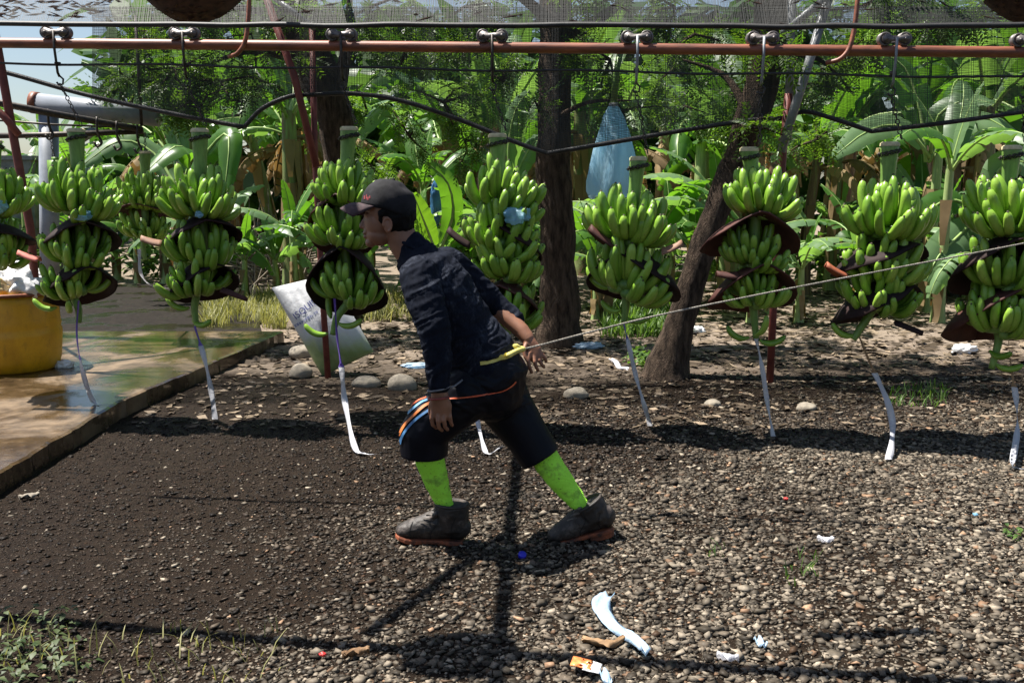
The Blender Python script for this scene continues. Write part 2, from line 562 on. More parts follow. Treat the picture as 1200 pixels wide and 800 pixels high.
for i, p in enumerate(P):
    j = 0.016 * noise.noise(Vector((p.y * 3, 0, 0))) + 0.014 * noise.noise(Vector((p.y * 14, 0, 3))) - 0.030 * max(0, noise.noise(Vector((p.y * 7, 2, 3))) - 0.25)
    V += [(p.x + j, p.y, SZ - 0.008), (p.x - 0.018 + j, p.y, SZ), (p.x + j + 0.006, p.y, -0.05), (-12.0, p.y, SZ)]
F = []
for i in range(nP - 1):
    a, c_ = 4 * i, 4 * (i + 1)
    F += [(a + 2, c_ + 2, c_, a), (a, c_, c_ + 1, a + 1), (a + 1, c_ + 1, c_ + 3, a + 3)]
l = 4 * (nP - 1)
V += [(-12.0, P[-1].y, -0.05)]
F += [(l, l + 2, len(V) - 1, l + 3, l + 1)]
mb.add(V, F)
slab = build(mb, 'concrete_slab', M['slab'], smooth=False)
tag(slab, kind='structure')
def on_slab(x, y):
    for i in range(nP - 1):
        if P[i].y <= y <= P[i + 1].y:
            u = (y - P[i].y) / (P[i + 1].y - P[i].y + 1e-9)
            return x < P[i].x + (P[i + 1].x - P[i].x) * u + 0.03
    return y < P[0].y and x < P[0].x
# dark wet yard strip behind the slab
m = bpy.data.materials.new('wet_black_yard'); M['yard'] = m
t, b = nt(m)
n1 = noise_n(t, 1.6, 5, 0.6); n2 = noise_n(t, 26, 5, 0.7)
t.links.new(ramp(t, n2, [(0.3, (0.004, 0.0033, 0.0028)), (0.7, (0.024, 0.019, 0.015))]), b.inputs['Base Color'])
t.links.new(ramp(t, n1, [(0.42, (0.05,) * 3), (0.50, (0.9,) * 3)]), b.inputs['Roughness'])
b.inputs['Specular IOR Level'].default_value = 0.10
bump(t, b, n2, 0.4, 0.012)
y0 = E2.y + 0.02; y1 = gnd(200, 334).y
mb = MB()
V = [(-12, y0, 0.006), (-2.35, y0, 0.006), (-2.7, y0 + 1.2, 0.006), (-2.9, y1 - 1.5, 0.006), (-4.0, y1, 0.006), (-12, y1, 0.006)]
V2 = [(x, y, z + 0.012) for x, y, z in V]
mb.add(V2, [(0, 1, 2, 3, 4, 5)])
tag(build(mb, 'wet_yard', M['yard'], smooth=False), kind='structure')

# ------------------------------------------------------------------ gravel, real stones
def ico():
    bm = bmesh.new(); bmesh.ops.create_icosphere(bm, subdivisions=1, radius=1.0)
    v = np.array([q.co[:] for q in bm.verts]); f = np.array([[w.index for w in q.verts] for q in bm.faces])
    bm.free(); return v, f
IV = np.array([(x, y, z) for x in (-1, 1) for y in (-1, 1) for z in (-1, 1)], dtype=float) * 0.72
IF = np.array([(0, 1, 3), (0, 3, 2), (4, 6, 7), (4, 7, 5), (0, 4, 5), (0, 5, 1), (2, 3, 7), (2, 7, 6), (0, 2, 6), (0, 6, 4), (1, 5, 7), (1, 7, 3)])

def rand_rot(n):
    q = rng.normal(size=(n, 4)); q /= np.linalg.norm(q, axis=1)[:, None]
    w, x, y, z = q.T
    return np.stack([np.stack([1 - 2 * (y * y + z * z), 2 * (x * y - z * w), 2 * (x * z + y * w)], -1),
                     np.stack([2 * (x * y + z * w), 1 - 2 * (x * x + z * z), 2 * (y * z - x * w)], -1),
                     np.stack([2 * (x * z - y * w), 2 * (y * z + x * w), 1 - 2 * (x * x + y * y)], -1)], 1)

m = bpy.data.materials.new('gravel_stone'); M['gravel'] = m
t, b = nt(m)
a = t.nodes.new('ShaderNodeAttribute'); a.attribute_name = 'col'
n2 = noise_n(t, 90, 3, 0.6)
t.links.new(mixc(t, 0.55, a.outputs['Color'], ramp(t, n2, [(0.3, (0.45,) * 3), (0.7, (1.25,) * 3)]), 'MULTIPLY'), b.inputs['Base Color'])
b.inputs['Roughness'].default_value = 0.6
b.inputs['Specular IOR Level'].default_value = 0.16

def make_gravel():
    pos = []
    N = 560000
    ys = np.sqrt(rng.uniform(2.45 ** 2, 7.8 ** 2, N)); xs = rng.uniform(-0.60, 0.86, N) * ys
    for x, y in zip(xs, ys):
        if on_slab(x, y): continue
        d = 0.62
        w = wet(x, y)
        cl = noise.noise(Vector((x * 1.3, y * 1.3, 5.0))) * 0.5 + noise.noise(Vector((x * 4.5, y * 4.5, 9.0))) * 0.3
        d *= (1.0 - 0.62 * w) * (0.8 + 0.9 * cl) * (1.0 if abs(x) < 0.56 * y else 0.45)
        if y > 5.6: d *= max(0.12, 1 - (y - 5.6) / 1.5)
        if random.random() < d: pos.append((x, y, w))
    pos = np.array(pos); n = len(pos)
    s = np.clip(rng.lognormal(math.log(0.0060), 0.50, n), 0.0026, 0.018)
    s *= (1 - 0.45 * pos[:, 2])
    sc = np.stack([s * rng.uniform(0.9, 1.7, n), s * rng.uniform(0.75, 1.15, n), s * rng.uniform(0.32, 0.62, n)], -1)
    Rm = rand_rot(n)
    # lie flat-ish: only yaw plus small tilt
    yaw = rng.uniform(0, 6.28, n); cy, sy = np.cos(yaw), np.sin(yaw)
    Y = np.zeros((n, 3, 3)); Y[:, 0, 0] = cy; Y[:, 0, 1] = -sy; Y[:, 1, 0] = sy; Y[:, 1, 1] = cy; Y[:, 2, 2] = 1
    tl = rng.normal(0, 0.35, n); ct, st = np.cos(tl), np.sin(tl)
    T = np.zeros((n, 3, 3)); T[:, 0, 0] = 1; T[:, 1, 1] = ct; T[:, 1, 2] = -st; T[:, 2, 1] = st; T[:, 2, 2] = ct
    J = np.einsum('nij,njk->nik', Y, T)
    base = np.einsum('nij,vj->nvi', Rm, IV) * (1 + rng.uniform(-0.40, 0.32, (n, len(IV), 1)))
    base = base * sc[:, None, :]
    V = np.einsum('nij,nvj->nvi', J, base)
    z = np.array([gh(x, y) for x, y, _ in pos])
    V += np.stack([pos[:, 0], pos[:, 1], z + sc[:, 2] * rng.uniform(-0.15, 0.9, n)], -1)[:, None, :]
    F = (IF[None] + (np.arange(n) * len(IV))[:, None, None]).reshape(-1, 3)
    # dry pale river gravel on the right, damp and brown elsewhere
    nn = np.array([noise.noise(Vector((x * 1.1, y * 1.6, 2.0))) for x, y, _ in pos])
    dry = 1 / (1 + np.exp(-(pos[:, 0] * 1.9 - 1.2 + (4.3 - pos[:, 1]) * 1.9 + nn * 3.2)))
    u = rng.uniform(0, 1, n)
    lo = np.stack([0.0068 + 0.052 * u ** 2.6, 0.0045 + 0.036 * u ** 2.6, 0.0031 + 0.0245 * u ** 2.6], -1)
    hi = np.stack([0.05 + 0.31 * u ** 1.5, 0.041 + 0.262 * u ** 1.5, 0.030 + 0.20 * u ** 1.5], -1)
    pale = (rng.uniform(0, 1, n) < 0.05 + 0.05 * (1 - pos[:, 2]))
    c = lo + (hi - lo) * (dry * rng.uniform(0.25, 1.0, n))[:, None]
    c[pale] = hi[pale]
    red = rng.uniform(0, 1, n) < 0.07
    c[red] *= np.array([1.15, 0.86, 0.70])
    C = np.concatenate([c, np.ones((n, 1))], 1)
    C = np.repeat(C, len(IV), axis=0)
    o = np_mesh('gravel', V.reshape(-1, 3), F, M['gravel'], False, attr=C)
    tag(o, 'loose brown and pale gravel covering the yard', 'gravel', kind='stuff')
    return n
NG = make_gravel()
print('gravel stones', NG)

# ------------------------------------------------------------------ leaf litter and chips farther back
def make_litter():
    n = 16000
    ys = np.sqrt(rng.uniform(5.9 ** 2, 14.0 ** 2, n)); xs = rng.uniform(-0.5, 0.62, n) * ys
    keep = np.array([not on_slab(x, y) and not (x < -2.3 and y > E2.y) for x, y in zip(xs, ys)])
    xs, ys = xs[keep], ys[keep]; n = len(xs)
    L = rng.uniform(0.015, 0.055, n) * (1 + (ys > 8) * 0.7); W = L * rng.uniform(0.2, 0.5, n)
    a = rng.uniform(0, 6.28, n); ca, sa = np.cos(a), np.sin(a)
    z = np.array([gh(x, y) for x, y in zip(xs, ys)]) + 0.006
    P = []
    for (u, v, h) in ((-1, 0, 0.2), (0, -1, 0.0), (0, 1, 0.35), (1, 0, 0.3)):
        P.append(np.stack([xs + ca * L * u - sa * W * v, ys + sa * L * u + ca * W * v, z + h * L * rng.uniform(0.0, 1.0, n)], -1))
    V = np.stack(P, 1).reshape(-1, 3)
    i = np.arange(n)[:, None] * 4
    F = np.concatenate([i + np.array([[0, 1, 2]]), i + np.array([[1, 3, 2]])], 0)
    u = rng.uniform(0, 1, n)
    c = np.stack([0.045 + 0.22 * u ** 3, 0.032 + 0.17 * u ** 3, 0.02 + 0.12 * u ** 3, np.ones(n)], -1)
    o = np_mesh('leaf_litter', V, F, M['gravel'], False, attr=np.repeat(c, 4, axis=0))
    tag(o, 'dry leaf scraps and chips strewn on the earth under the trees', 'leaf litter', kind='stuff')
make_litter()

# ------------------------------------------------------------------ loose stones
def rock(px, py, w, h, label):
    p = gnd(px, py)
    k = FPX / p.y
    a, c_ = w / k / 2, h / k
    bm = bmesh.new(); bmesh.ops.create_icosphere(bm, subdivisions=3, radius=1.0)
    sd = random.random() * 50
    for v in bm.verts:
        q = v.co.copy()
        d = 1 + 0.16 * noise.noise(q * 1.3 + Vector((sd, 0, 0))) + 0.05 * noise.noise(q * 4 + Vector((sd, 3, 0)))
        v.co = Vector((q.x * a, q.y * a * 0.8, max(q.z, -0.45) * c_ * 0.68)) * d
    me = bpy.data.meshes.new('rock'); bm.to_mesh(me); bm.free()
    me.materials.append(M['stone']); me.polygons.foreach_set('use_smooth', [True] * len(me.polygons))
    o = bpy.data.objects.new('rock', me); COL.objects.link(o)
    o.location = (p.x, p.y + a * 0.6, c_ * 0.26); o.rotation_euler = (0, 0, 0)
    tag(o, label, 'rock', 'loose rocks on the yard edge')
rock(351, 443, 27, 17, 'small round grey rock in front of the white sack')
rock(428, 455, 35, 15, 'flat grey rock on the dirt left of the rock beside the shirt sleeve')
rock(470, 458, 36, 20, 'pale rounded rock touching the walking man\'s sleeve outline')
rock(676, 467, 30, 13, 'low pale rock right of the far hand, below the thick trunk')
rock(836, 477, 20, 9, 'small pale rock near the foot of the leaning trunk')
rock(947, 482, 24, 10, 'half buried dark rock right of the red post')
rock(352, 420, 32, 16, 'reddish flat rock at the lower left edge of the sack')
rock(1131, 414, 20, 9, 'small whitish stone on the pale path under the last two bunches')
# ------------------------------------------------------------------ overhead rail
def rail_pt(px):
    py = 50.5 + (px / 1200.0) * 11.0
    return at_row(px, py)
mb = MB()
mb.tube([rail_pt(px) for px in range(-160, 1501, 40)], 0.030, 14)
rail = build(mb, 'overhead_rail', M['rust_rail'])
tag(rail, 'long rusty brown pipe rail running across the whole yard above the hanging bunches', 'rail')

def sagline(px0, py0, px1, py1, Yf, sag, r, n=24, wob=0.0):
    pts = []
    for i in range(n + 1):
        u = i / n
        px, py = px0 + (px1 - px0) * u, py0 + (py1 - py0) * u + sag * 4 * u * (1 - u)
        py += wob * noise.noise(Vector((px * 0.012, wob, 0)))
        pts.append(at(px, py, Yf(px)))
    return pts
mb = MB(); mb.tube(sagline(-80, 27, 1300, 30, lambda p: 4.80 - 0.0005 * p, 1.5, 0.007, 60, 2.5), 0.0125, 6)
tag(build(mb, 'net_wire', M['black_hose']), 'black wire above the rail holding the front edge of the shade net', 'wire')
mb = MB(); mb.tube([at_row(px, 74 + px / 1200 * 17 + 1.2 * math.sin(px / 40.0), -0.015) for px in range(-100, 1301, 20)], 0.0075, 6)
tag(build(mb, 'spacer_wire', M['black_hose']), 'thin black wire below the rail clipped to every hanging rod', 'wire')

# ------------------------------------------------------------------ roller trolleys with their chains
TROLLEY = [(67, 'roller trolley at the pale sky corner above the bunch by the barrel'),
           (217, 'roller trolley over the bunch that hangs at the slab edge'),
           (401, 'shiny roller trolley above the bunch before the man\'s face'),
           (577, 'roller trolley over the bunch behind the man\'s back'),
           (746, 'roller trolley above the bunch beside the blue bag'),
           (893, 'roller trolley just right of the leaning trunk, above three tiers between dark pads'),
           (1047, 'roller trolley above the bunch with the rust coloured flap'),
           (1203, 'roller trolley cut by the right edge of the picture')]

# link of a chain, long axis z
def link_geo(L=0.034, W=0.011, r=0.0034):
    pts = []
    for k in range(10):
        q = 2 * math.pi * k / 10
        pts.append(Vector((W * math.cos(q), 0, (L / 2 - W * 0.3) * math.sin(q))))
    V = []; F = []; n = 4
    for i, p in enumerate(pts):
        o_ = Vector((p.x, 0, p.z * 0.5)).normalized()
        for k in range(n):
            a = 2 * math.pi * k / n
            V.append(p + o_ * (r * math.cos(a)) + Vector((0, r * math.sin(a), 0)))
    for i in range(10):
        for k in range(n):
            F.append((i * n + k, i * n + (k + 1) % n, ((i + 1) % 10) * n + (k + 1) % n, ((i + 1) % 10) * n + k))
    return V, F
LV, LF = link_geo()
def chain(mb, a, b_):
    a, b_ = Vector(a), Vector(b_)
    d = b_ - a; n = max(2, int(d.length / 0.027))
    q = d.to_track_quat('Z', 'Y').to_matrix()
    for i in range(n):
        c = a + d * ((i + 0.5) / n)
        rz = Matrix.Rotation(R(90 * (i % 2) + random.uniform(-18, 18)), 3, 'Z')
        mb.add([c + q @ (rz @ v) for v in LV], LF)

def wheel_geo(rad, th):
    prof = [(0.0, -th / 2), (rad, -th / 2), (rad * 1.02, -th / 4), (rad * 0.84, -th / 6), (rad * 0.84, th / 6), (rad * 1.02, th / 4), (rad, th / 2), (rad * 0.72, th / 2), (rad * 0.68, th / 2 - 0.008), (rad * 0.34, th / 2 - 0.008), (rad * 0.30, th / 2 + 0.006), (0.0, th / 2 + 0.006)]
    V = []; F = []; n = 20
    for r_, z_ in prof:
        for k in range(n):
            q = 2 * math.pi * k / n
            V.append((max(r_, 1e-4) * math.cos(q), -z_, max(r_, 1e-4) * math.sin(q)))
    for i in range(len(prof) - 1):
        for k in range(n):
            k2 = (k + 1) % n
            F.append((i * n + k, (i + 1) * n + k, (i + 1) * n + k2, i * n + k2))
    return V, F
WVv, WVf = wheel_geo(0.037, 0.045)
wheel_me = bpy.data.meshes.new('wheel'); wheel_me.from_pydata(WVv, [], WVf); wheel_me.materials.append(M['trolley'])
wheel_me.polygons.foreach_set('use_smooth', [True] * len(WVf))

def make_trolley(px, label, top):
    c = rail_pt(px) + Vector((0, 0, 0.062))
    T = thing('roller_trolley', c, label, 'trolley', 'roller trolleys riding on the rail')
    for sx in (-1, 1):
        inst('wheel', wheel_me, T, Matrix.Translation((sx * 0.054, 0, 0)))
    mb = MB()
    for sy in (-1, 1):
        G = []
        pr = [(-0.075, 0.012), (-0.055, 0.026), (-0.02, 0.014), (0.02, 0.014), (0.055, 0.026), (0.075, 0.012)]
        V = [c + Vector((x, sy * 0.030, z)) for x, z in pr] + [c + Vector((x, sy * 0.030, -z)) for x, z in reversed(pr)]
        V2 = [v + Vector((0, sy * 0.005, 0)) for v in V]
        n = len(V)
        F = [tuple(range(n)) if sy > 0 else tuple(range(n - 1, -1, -1)), tuple(n + k for k in (range(n - 1, -1, -1) if sy > 0 else range(n)))]
        F += [(k, (k + 1) % n, n + (k + 1) % n, n + k) for k in range(n)]
        mb.add(V + V2, F)
    for sx in (-0.054, 0.054):
        mb.tube([c + Vector((sx, -0.044, 0)), c + Vector((sx, 0.044, 0))], 0.008, 8)
    build(mb, 'side_plates', M['trolley'], T)
    mb = MB()
    low = c + Vector((0, 0, -0.062 - 0.19))
    fr = Vector((0, -0.042, 0))
    mb.tube([c + fr + Vector((0, 0, 0.005)), c + fr + Vector((0, 0, -0.10)), low + Vector((0, -0.02, 0.02)), low], 0.008, 8)
    build(mb, 'hanger_rod', M['grey_metal'] if px in (893, 746, 1047) else M['dark_metal'], T)
    mb = MB(); mb.box(low + Vector((0.0, -0.012, 0.07)), (0.03, 0.022, 0.022))
    mb.tube([low + Vector((0.0, 0, 0.004)), low + Vector((0.022, 0, -0.016)), low + Vector((0.018, 0, -0.045)), low + Vector((-0.006, 0, -0.05)), low + Vector((-0.018, 0, -0.034))], 0.006, 6)
    build(mb, 'hook', M['dark_metal'], T)
    mb = MB(); top = Vector(top)
    chain(mb, low + Vector((0, 0, -0.04)), top + Vector((0.05, -0.035, 0.02)))
    # the chain is wrapped round the neck of the stalk
    for k in range(12):
        q = 2 * math.pi * k / 12; q2 = 2 * math.pi * (k + 1) / 12
        rr = 0.056
        a = top + Vector((rr * math.cos(q), rr * math.sin(q), -0.05 + 0.012 * math.cos(q)))
        b_ = top + Vector((rr * math.cos(q2), rr * math.sin(q2), -0.05 + 0.012 * math.cos(q2)))
        chain(mb, a, b_)
    tag(build(mb, 'chain', M['dark_metal'], T), kind='stuff')
    return T

# ------------------------------------------------------------------ posts, struts and roof frame
YF = 7.5
def bar(mb, pts, r, n=10): mb.tube(pts, r, n)

def foot(px, py): return gnd(px, py)

P1 = foot(385, 444)
post1 = thing('red_post', P1, 'thin red post with a red diagonal strut, behind the bunch in front of the cap', 'post')
mb = MB(); bar(mb, [P1 + Vector((0, 0, -0.1)), at(378, 345, P1.y), at(369, 180, P1.y), at(366, 34, P1.y)], 0.024); build(mb, 'upright', M['rust_post'], post1)
mb = MB(); bar(mb, [at(371, 196, P1.y - 0.06), at(345, 90, P1.y - 0.06), at(308, -14, P1.y - 0.06)], 0.027); build(mb, 'strut', M['rust_post'], post1)
mb = MB(); bar(mb, [at(322, -2, P1.y - 0.1), at(369, 34, P1.y - 0.1)], 0.022); build(mb, 'top_brace', M['grey_metal'], post1)

P2 = foot(902, 447)
post2 = thing('red_post', P2, 'red post right of the leaning trunk, with grey pipe struts at its top', 'post')
mb = MB(); bar(mb, [P2 + Vector((0, 0, -0.1)), at(907, 345, P2.y), at(918, 172, P2.y), at(924, 110, P2.y)], 0.028); build(mb, 'upright', M['rust_post'], post2)
mb = MB(); bar(mb, [at(915, 178, P2.y - 0.06), at(946, 80, P2.y - 0.06), at(974, -12, P2.y - 0.06)], 0.033); build(mb, 'strut', M['grey_metal'], post2)
mb = MB(); bar(mb, [at(923, 165, P2.y + 0.05), at(927, 40, P2.y + 0.05), at(929, -20, P2.y + 0.05)], 0.031); build(mb, 'pipe', M['grey_metal'], post2)
mb = MB(); bar(mb, [at(968, -3, P2.y - 0.12), at(916, 40, P2.y - 0.12)], 0.024); build(mb, 'top_brace', M['grey_metal'], post2)

P0 = gnd(48, 440, SZ); P0.y = 7.0
P0 = Vector((at(49, 430, 7.3).x, 7.3, SZ))
post0 = thing('red_post', P0, 'dark red leaning post at the far left behind the barrel', 'post')
mb = MB(); bar(mb, [P0, at(36, 270, 7.3), at(14, 150, 7.3), at(-3, 55, 7.3), at(-14, -5, 7.3)], 0.030); build(mb, 'upright', M['rust_post'], post0)
mb = MB(); bar(mb, [at(22, 158, 7.25), at(6, 138, 7.25), at(-40, 95, 7.25)], 0.026); build(mb, 'strut', M['rust_post'], post0)

# hooked rod that carries the rail
def rail_hanger(px, label):
    c = rail_pt(px)
    mb = MB()
    mb.tube(lerp_path([c + Vector((-0.10, 0, -0.065)), c + Vector((-0.03, -0.045, -0.045)), c + Vector((0.02, -0.05, 0.05)), c + Vector((0.045, -0.04, 0.30)), c + Vector((0.06, 0, 0.75))], 4), 0.013, 8)
    tag(build(mb, 'rail_hanger', M['rust_rail']), label, 'rail hanger', 'hooked rods holding the rail')
rail_hanger(990, 'rusty hooked rod gripping the rail right of the grey pipe struts')
rail_hanger(288, 'rusty hooked rod gripping the rail left of the red diagonal strut')

# overhead pipes of the roof, above the picture's upper edge, where the shade lines on the gravel come from
Zr = 2.95
k = Vector((SUN_TRAVEL.x / -SUN_TRAVEL.z, SUN_TRAVEL.y / -SUN_TRAVEL.z, 0))
def over(px, py, z=Zr):
    g = gnd(px, py); return g - k * z + Vector((0, 0, z))
roof = thing('roof_frame', (0, 4.5, Zr), 'overhead pipe frame carrying the shade net above the yard', 'roof frame')
mb = MB(); bar(mb, [over(-60, 722), over(35, 728), over(400, 757), over(1350, 815)], 0.032); build(mb, 'beam', M['rust_rail'], roof)
mb = MB(); a, b_ = over(580, 815), over(604, 560); bar(mb, [a - (b_ - a) * 0.3, a, b_, b_ + (b_ - a).normalized() * 2.0], 0.030); build(mb, 'purlin', M['rust_rail'], roof)
mb = MB(); bar(mb, [over(592, 625), over(430, 745)], 0.028); build(mb, 'brace', M['rust_rail'], roof)
mb = MB(); bar(mb, [over(1090, 742), over(960, 748)], 0.03); build(mb, 'short_brace', M['rust_rail'], roof)

# ------------------------------------------------------------------ shade netting
M['heap'] = simple('brown_leaf_heap', (0.022, 0.011, 0.008), (0.075, 0.036, 0.022), 26, 0.9, 0.5)
def net_patch(fn, nu, nv, segs, wid, mb, jit=0.3):
    """fn(u, v) gives a point; nu threads across u, nv threads across v"""
    for i in range(nu):
        u = (i + 0.5 + random.uniform(-jit, jit)) / nu
        pts = [fn(u, j / segs) for j in range(segs + 1)]
        d = fn(min(1, u + 0.001), 0.5) - fn(max(0, u - 0.001), 0.5); d.normalize(); d *= wid / 2
        V = [p - d for p in pts] + [p + d for p in pts]; n = segs + 1
        mb.add(V, [(j, j + 1, n + j + 1, n + j) for j in range(segs)])
    for i in range(nv):
        v = (i + 0.5 + random.uniform(-jit, jit)) / nv
        sg = max(segs, 24)
        pts = [fn(j / sg, v) for j in range(sg + 1)]
        d = fn(0.5, min(1, v + 0.001)) - fn(0.5, max(0, v - 0.001)); d.normalize(); d *= wid / 2
        V = [p - d for p in pts] + [p + d for p in pts]; n = sg + 1
        mb.add(V, [(j, n + j, n + j + 1, j + 1) for j in range(sg)])

HEM = [
 [(-60, 70), (10, 86), (100, 111), (200, 133), (286, 149)],
 [(286, 149), (308, 127), (340, 113), (368, 111)],
 [(368, 111), (415, 110), (470, 118), (540, 141), (600, 165), (641, 180)],
 [(641, 180), (700, 170), (800, 153), (880, 141), (918, 139)],
 [(918, 139), (945, 131), (985, 142), (1021, 154)],
 [(1021, 154), (1100, 145), (1200, 131), (1290, 118)]]
def hem_y(px):
    for s in HEM:
        for a, c in zip(s, s[1:]):
            if a[0] <= px <= c[0]:
                u = (px - a[0]) / (c[0] - a[0]); return a[1] + (c[1] - a[1]) * u
    return 130
net = thing('shade_net', at(600, 165, YF), 'dark shade net curtain hanging behind the rail with a drooping black hem cable', 'shade net')
mb = MB()
def curtain(u, v):
    px = 108 + u * 1182
    y0 = 8.0; y1 = hem_y(px)
    Y = YF + 0.06 * math.sin(px * 0.045) * v + 0.03 * math.sin(px * 0.13 + 2 * v)
    return at(px, y0 + (y1 - y0) * v, Y)
net_patch(curtain, 920, 84, 6, 0.0030, mb)
o = build(mb, 'netting', M['net'], net, smooth=False); tag(o, kind='stuff')
for s in HEM:
    mb = MB(); mb.tube(lerp_path([at(x, y, YF - 0.02) for x, y in s], 6), 0.017, 8)
    build(mb, 'hem_cable', M['black_hose'], net)

roofnet = thing('roof_net', at(600, 10, 6.3), 'grey see-through net strip stretched above the rail along the upper edge', 'roof net')
mb = MB()
def roofn(u, v):
    px = -120 + u * 1440
    a = at(px, 27 + px * 0.0025, 6.9)
    x = a.x * (1 + 0.1 * v); y = a.y + 1.1 * v
    z = a.z + 1.05 * v - 0.06 * math.sin(math.pi * v)
    y += 0.06 * math.sin(px * 0.016 + 1.0) * math.sin(math.pi * v) + 0.02 * math.sin(px * 0.07 + 3 * v)
    return Vector((x, y, z))
net_patch(roofn, 900, 110, 8, 0.0028, mb)
o = build(mb, 'netting', M['net_pale'], roofnet, smooth=False); tag(o, kind='stuff')
# leaves and twigs that fell on the net
mb = MB()
for i in range(420):
    u = random.random(); v = random.random()
    if random.random() < 0.6: u = random.uniform(0.02, 0.17); v = random.uniform(0.05, 0.45)
    p = roofn(u, v) + Vector((0, 0, 0.006))
    a = random.uniform(-0.5, 0.5); L = random.uniform(0.03, 0.16); w = random.uniform(0.006, 0.022)
    d = Vector((math.cos(a), 0.1 * random.uniform(-1, 1), math.sin(a))) * L / 2; s_ = Vector((-math.sin(a), 0.3, math.cos(a))) * w / 2
    mb.add([p - d, p + s_, p + d, p - s_ + Vector((0, 0.008, 0))], [(0, 1, 2), (0, 2, 3)])
o = build(mb, 'fallen_leaves', M['heap'], roofnet, smooth=False); tag(o, kind='stuff')

def sag_heap(px0, py0, px1, py1, Y, label):
    """dry leaves collected in a sagging pocket of the net"""
    a, c = at(px0, py0, Y), at(px1, py1, Y)
    mid = (a + c) / 2; w = (c - a).length / 2
    mb = MB(); nu, nv = 26, 12; V = []
    for j in range(nv + 1):
        for i in range(nu):
            q = 2 * math.pi * i / nu; r_ = j / nv
            z = -0.16 * (1 - r_ ** 2) + 0.03 * noise.noise(Vector((math.cos(q) * r_ * 4, math.sin(q) * r_ * 4, px0))) * (1 - r_)
            V.append(mid + Vector((w * r_ * math.cos(q), w * 0.75 * r_ * math.sin(q), z)))
    o = len(V)
    for j in range(nv + 1):
        for i in range(nu):
            q = 2 * math.pi * i / nu; r_ = j / nv
            V.append(mid + Vector((w * r_ * math.cos(q), w * 0.75 * r_ * math.sin(q), 0.04 * (1 - r_ ** 2) + 0.012 + 0.03 * noise.noise(Vector((math.cos(q) * r_ * 6, math.sin(q) * r_ * 6, 5))))))
    F = []
    for j in range(nv):
        for i in range(nu):
            i2 = (i + 1) % nu
            F.append((j * nu + i, j * nu + i2, (j + 1) * nu + i2, (j + 1) * nu + i))
            F.append((o + j * nu + i, o + (j + 1) * nu + i, o + (j + 1) * nu + i2, o + j * nu + i2))
    mb.add(V, F)
    for i in range(260):
        r_ = math.sqrt(random.random()); q = random.uniform(0, 6.28)
        p = mid + Vector((w * r_ * math.cos(q), w * 0.75 * r_ * math.sin(q), (-0.165 * (1 - r_ ** 2)) if random.random() < 0.6 else 0.05 * (1 - r_ ** 2) + 0.02))
        a_ = random.uniform(0, 6.28); L = random.uniform(0.03, 0.09)
        d = Vector((math.cos(a_), math.sin(a_), random.uniform(-0.3, 0.3))) * L / 2; s_ = Vector((-math.sin(a_), math.cos(a_), 0)) * L * 0.14
        mb.add([p - d, p + s_, p + d, p - s_], [(0, 1, 2), (0, 2, 3)])
    tag(build(mb, 'leaf_heap', M['heap'], smooth=True), label, 'leaf heap', 'dry leaf heaps sagging in the net')
sag_heap(168, -6, 284, 0, 6.5, 'brown heap of dry leaves bulging down from the net above the second trolley')
sag_heap(1156, 0, 1290, 0, 6.5, 'brown heap of dry leaves sagging at the upper right corner above the rail')
g1, g2 = over(465, 768), over(612, 768)
mid = (g1 + g2) / 2
mb = MB()
for i in range(9):
    for j in range(1):
        pass
sagc = mid
def sag_heap_at(mid, w):
    mb = MB(); nu, nv = 22, 8; V = []
    for s_ in (0, 1):
        for j in range(nv + 1):
            for i in range(nu):
                q = 2 * math.pi * i / nu; r_ = j / nv; rr = w * r_ * (1 + 0.22 * noise.noise(Vector((math.cos(q) * 2, math.sin(q) * 2, 1))))
                V.append(mid + Vector((rr * math.cos(q), rr * 0.8 * math.sin(q), (-0.16 if s_ == 0 else 0.04) * (1 - r_ ** 2) + 0.01 * s_)))
    o = nu * (nv + 1); F = []
    for j in range(nv):
        for i in range(nu):
            i2 = (i + 1) % nu
            F.append((j * nu + i, j * nu + i2, (j + 1) * nu + i2, (j + 1) * nu + i)); F.append((o + j * nu + i, o + (j + 1) * nu + i, o + (j + 1) * nu + i2, o + j * nu + i2))
    mb.add(V, F)
    build(mb, 'leaf_pocket', M['heap'], roof)
sag_heap_at(sagc, 0.20)
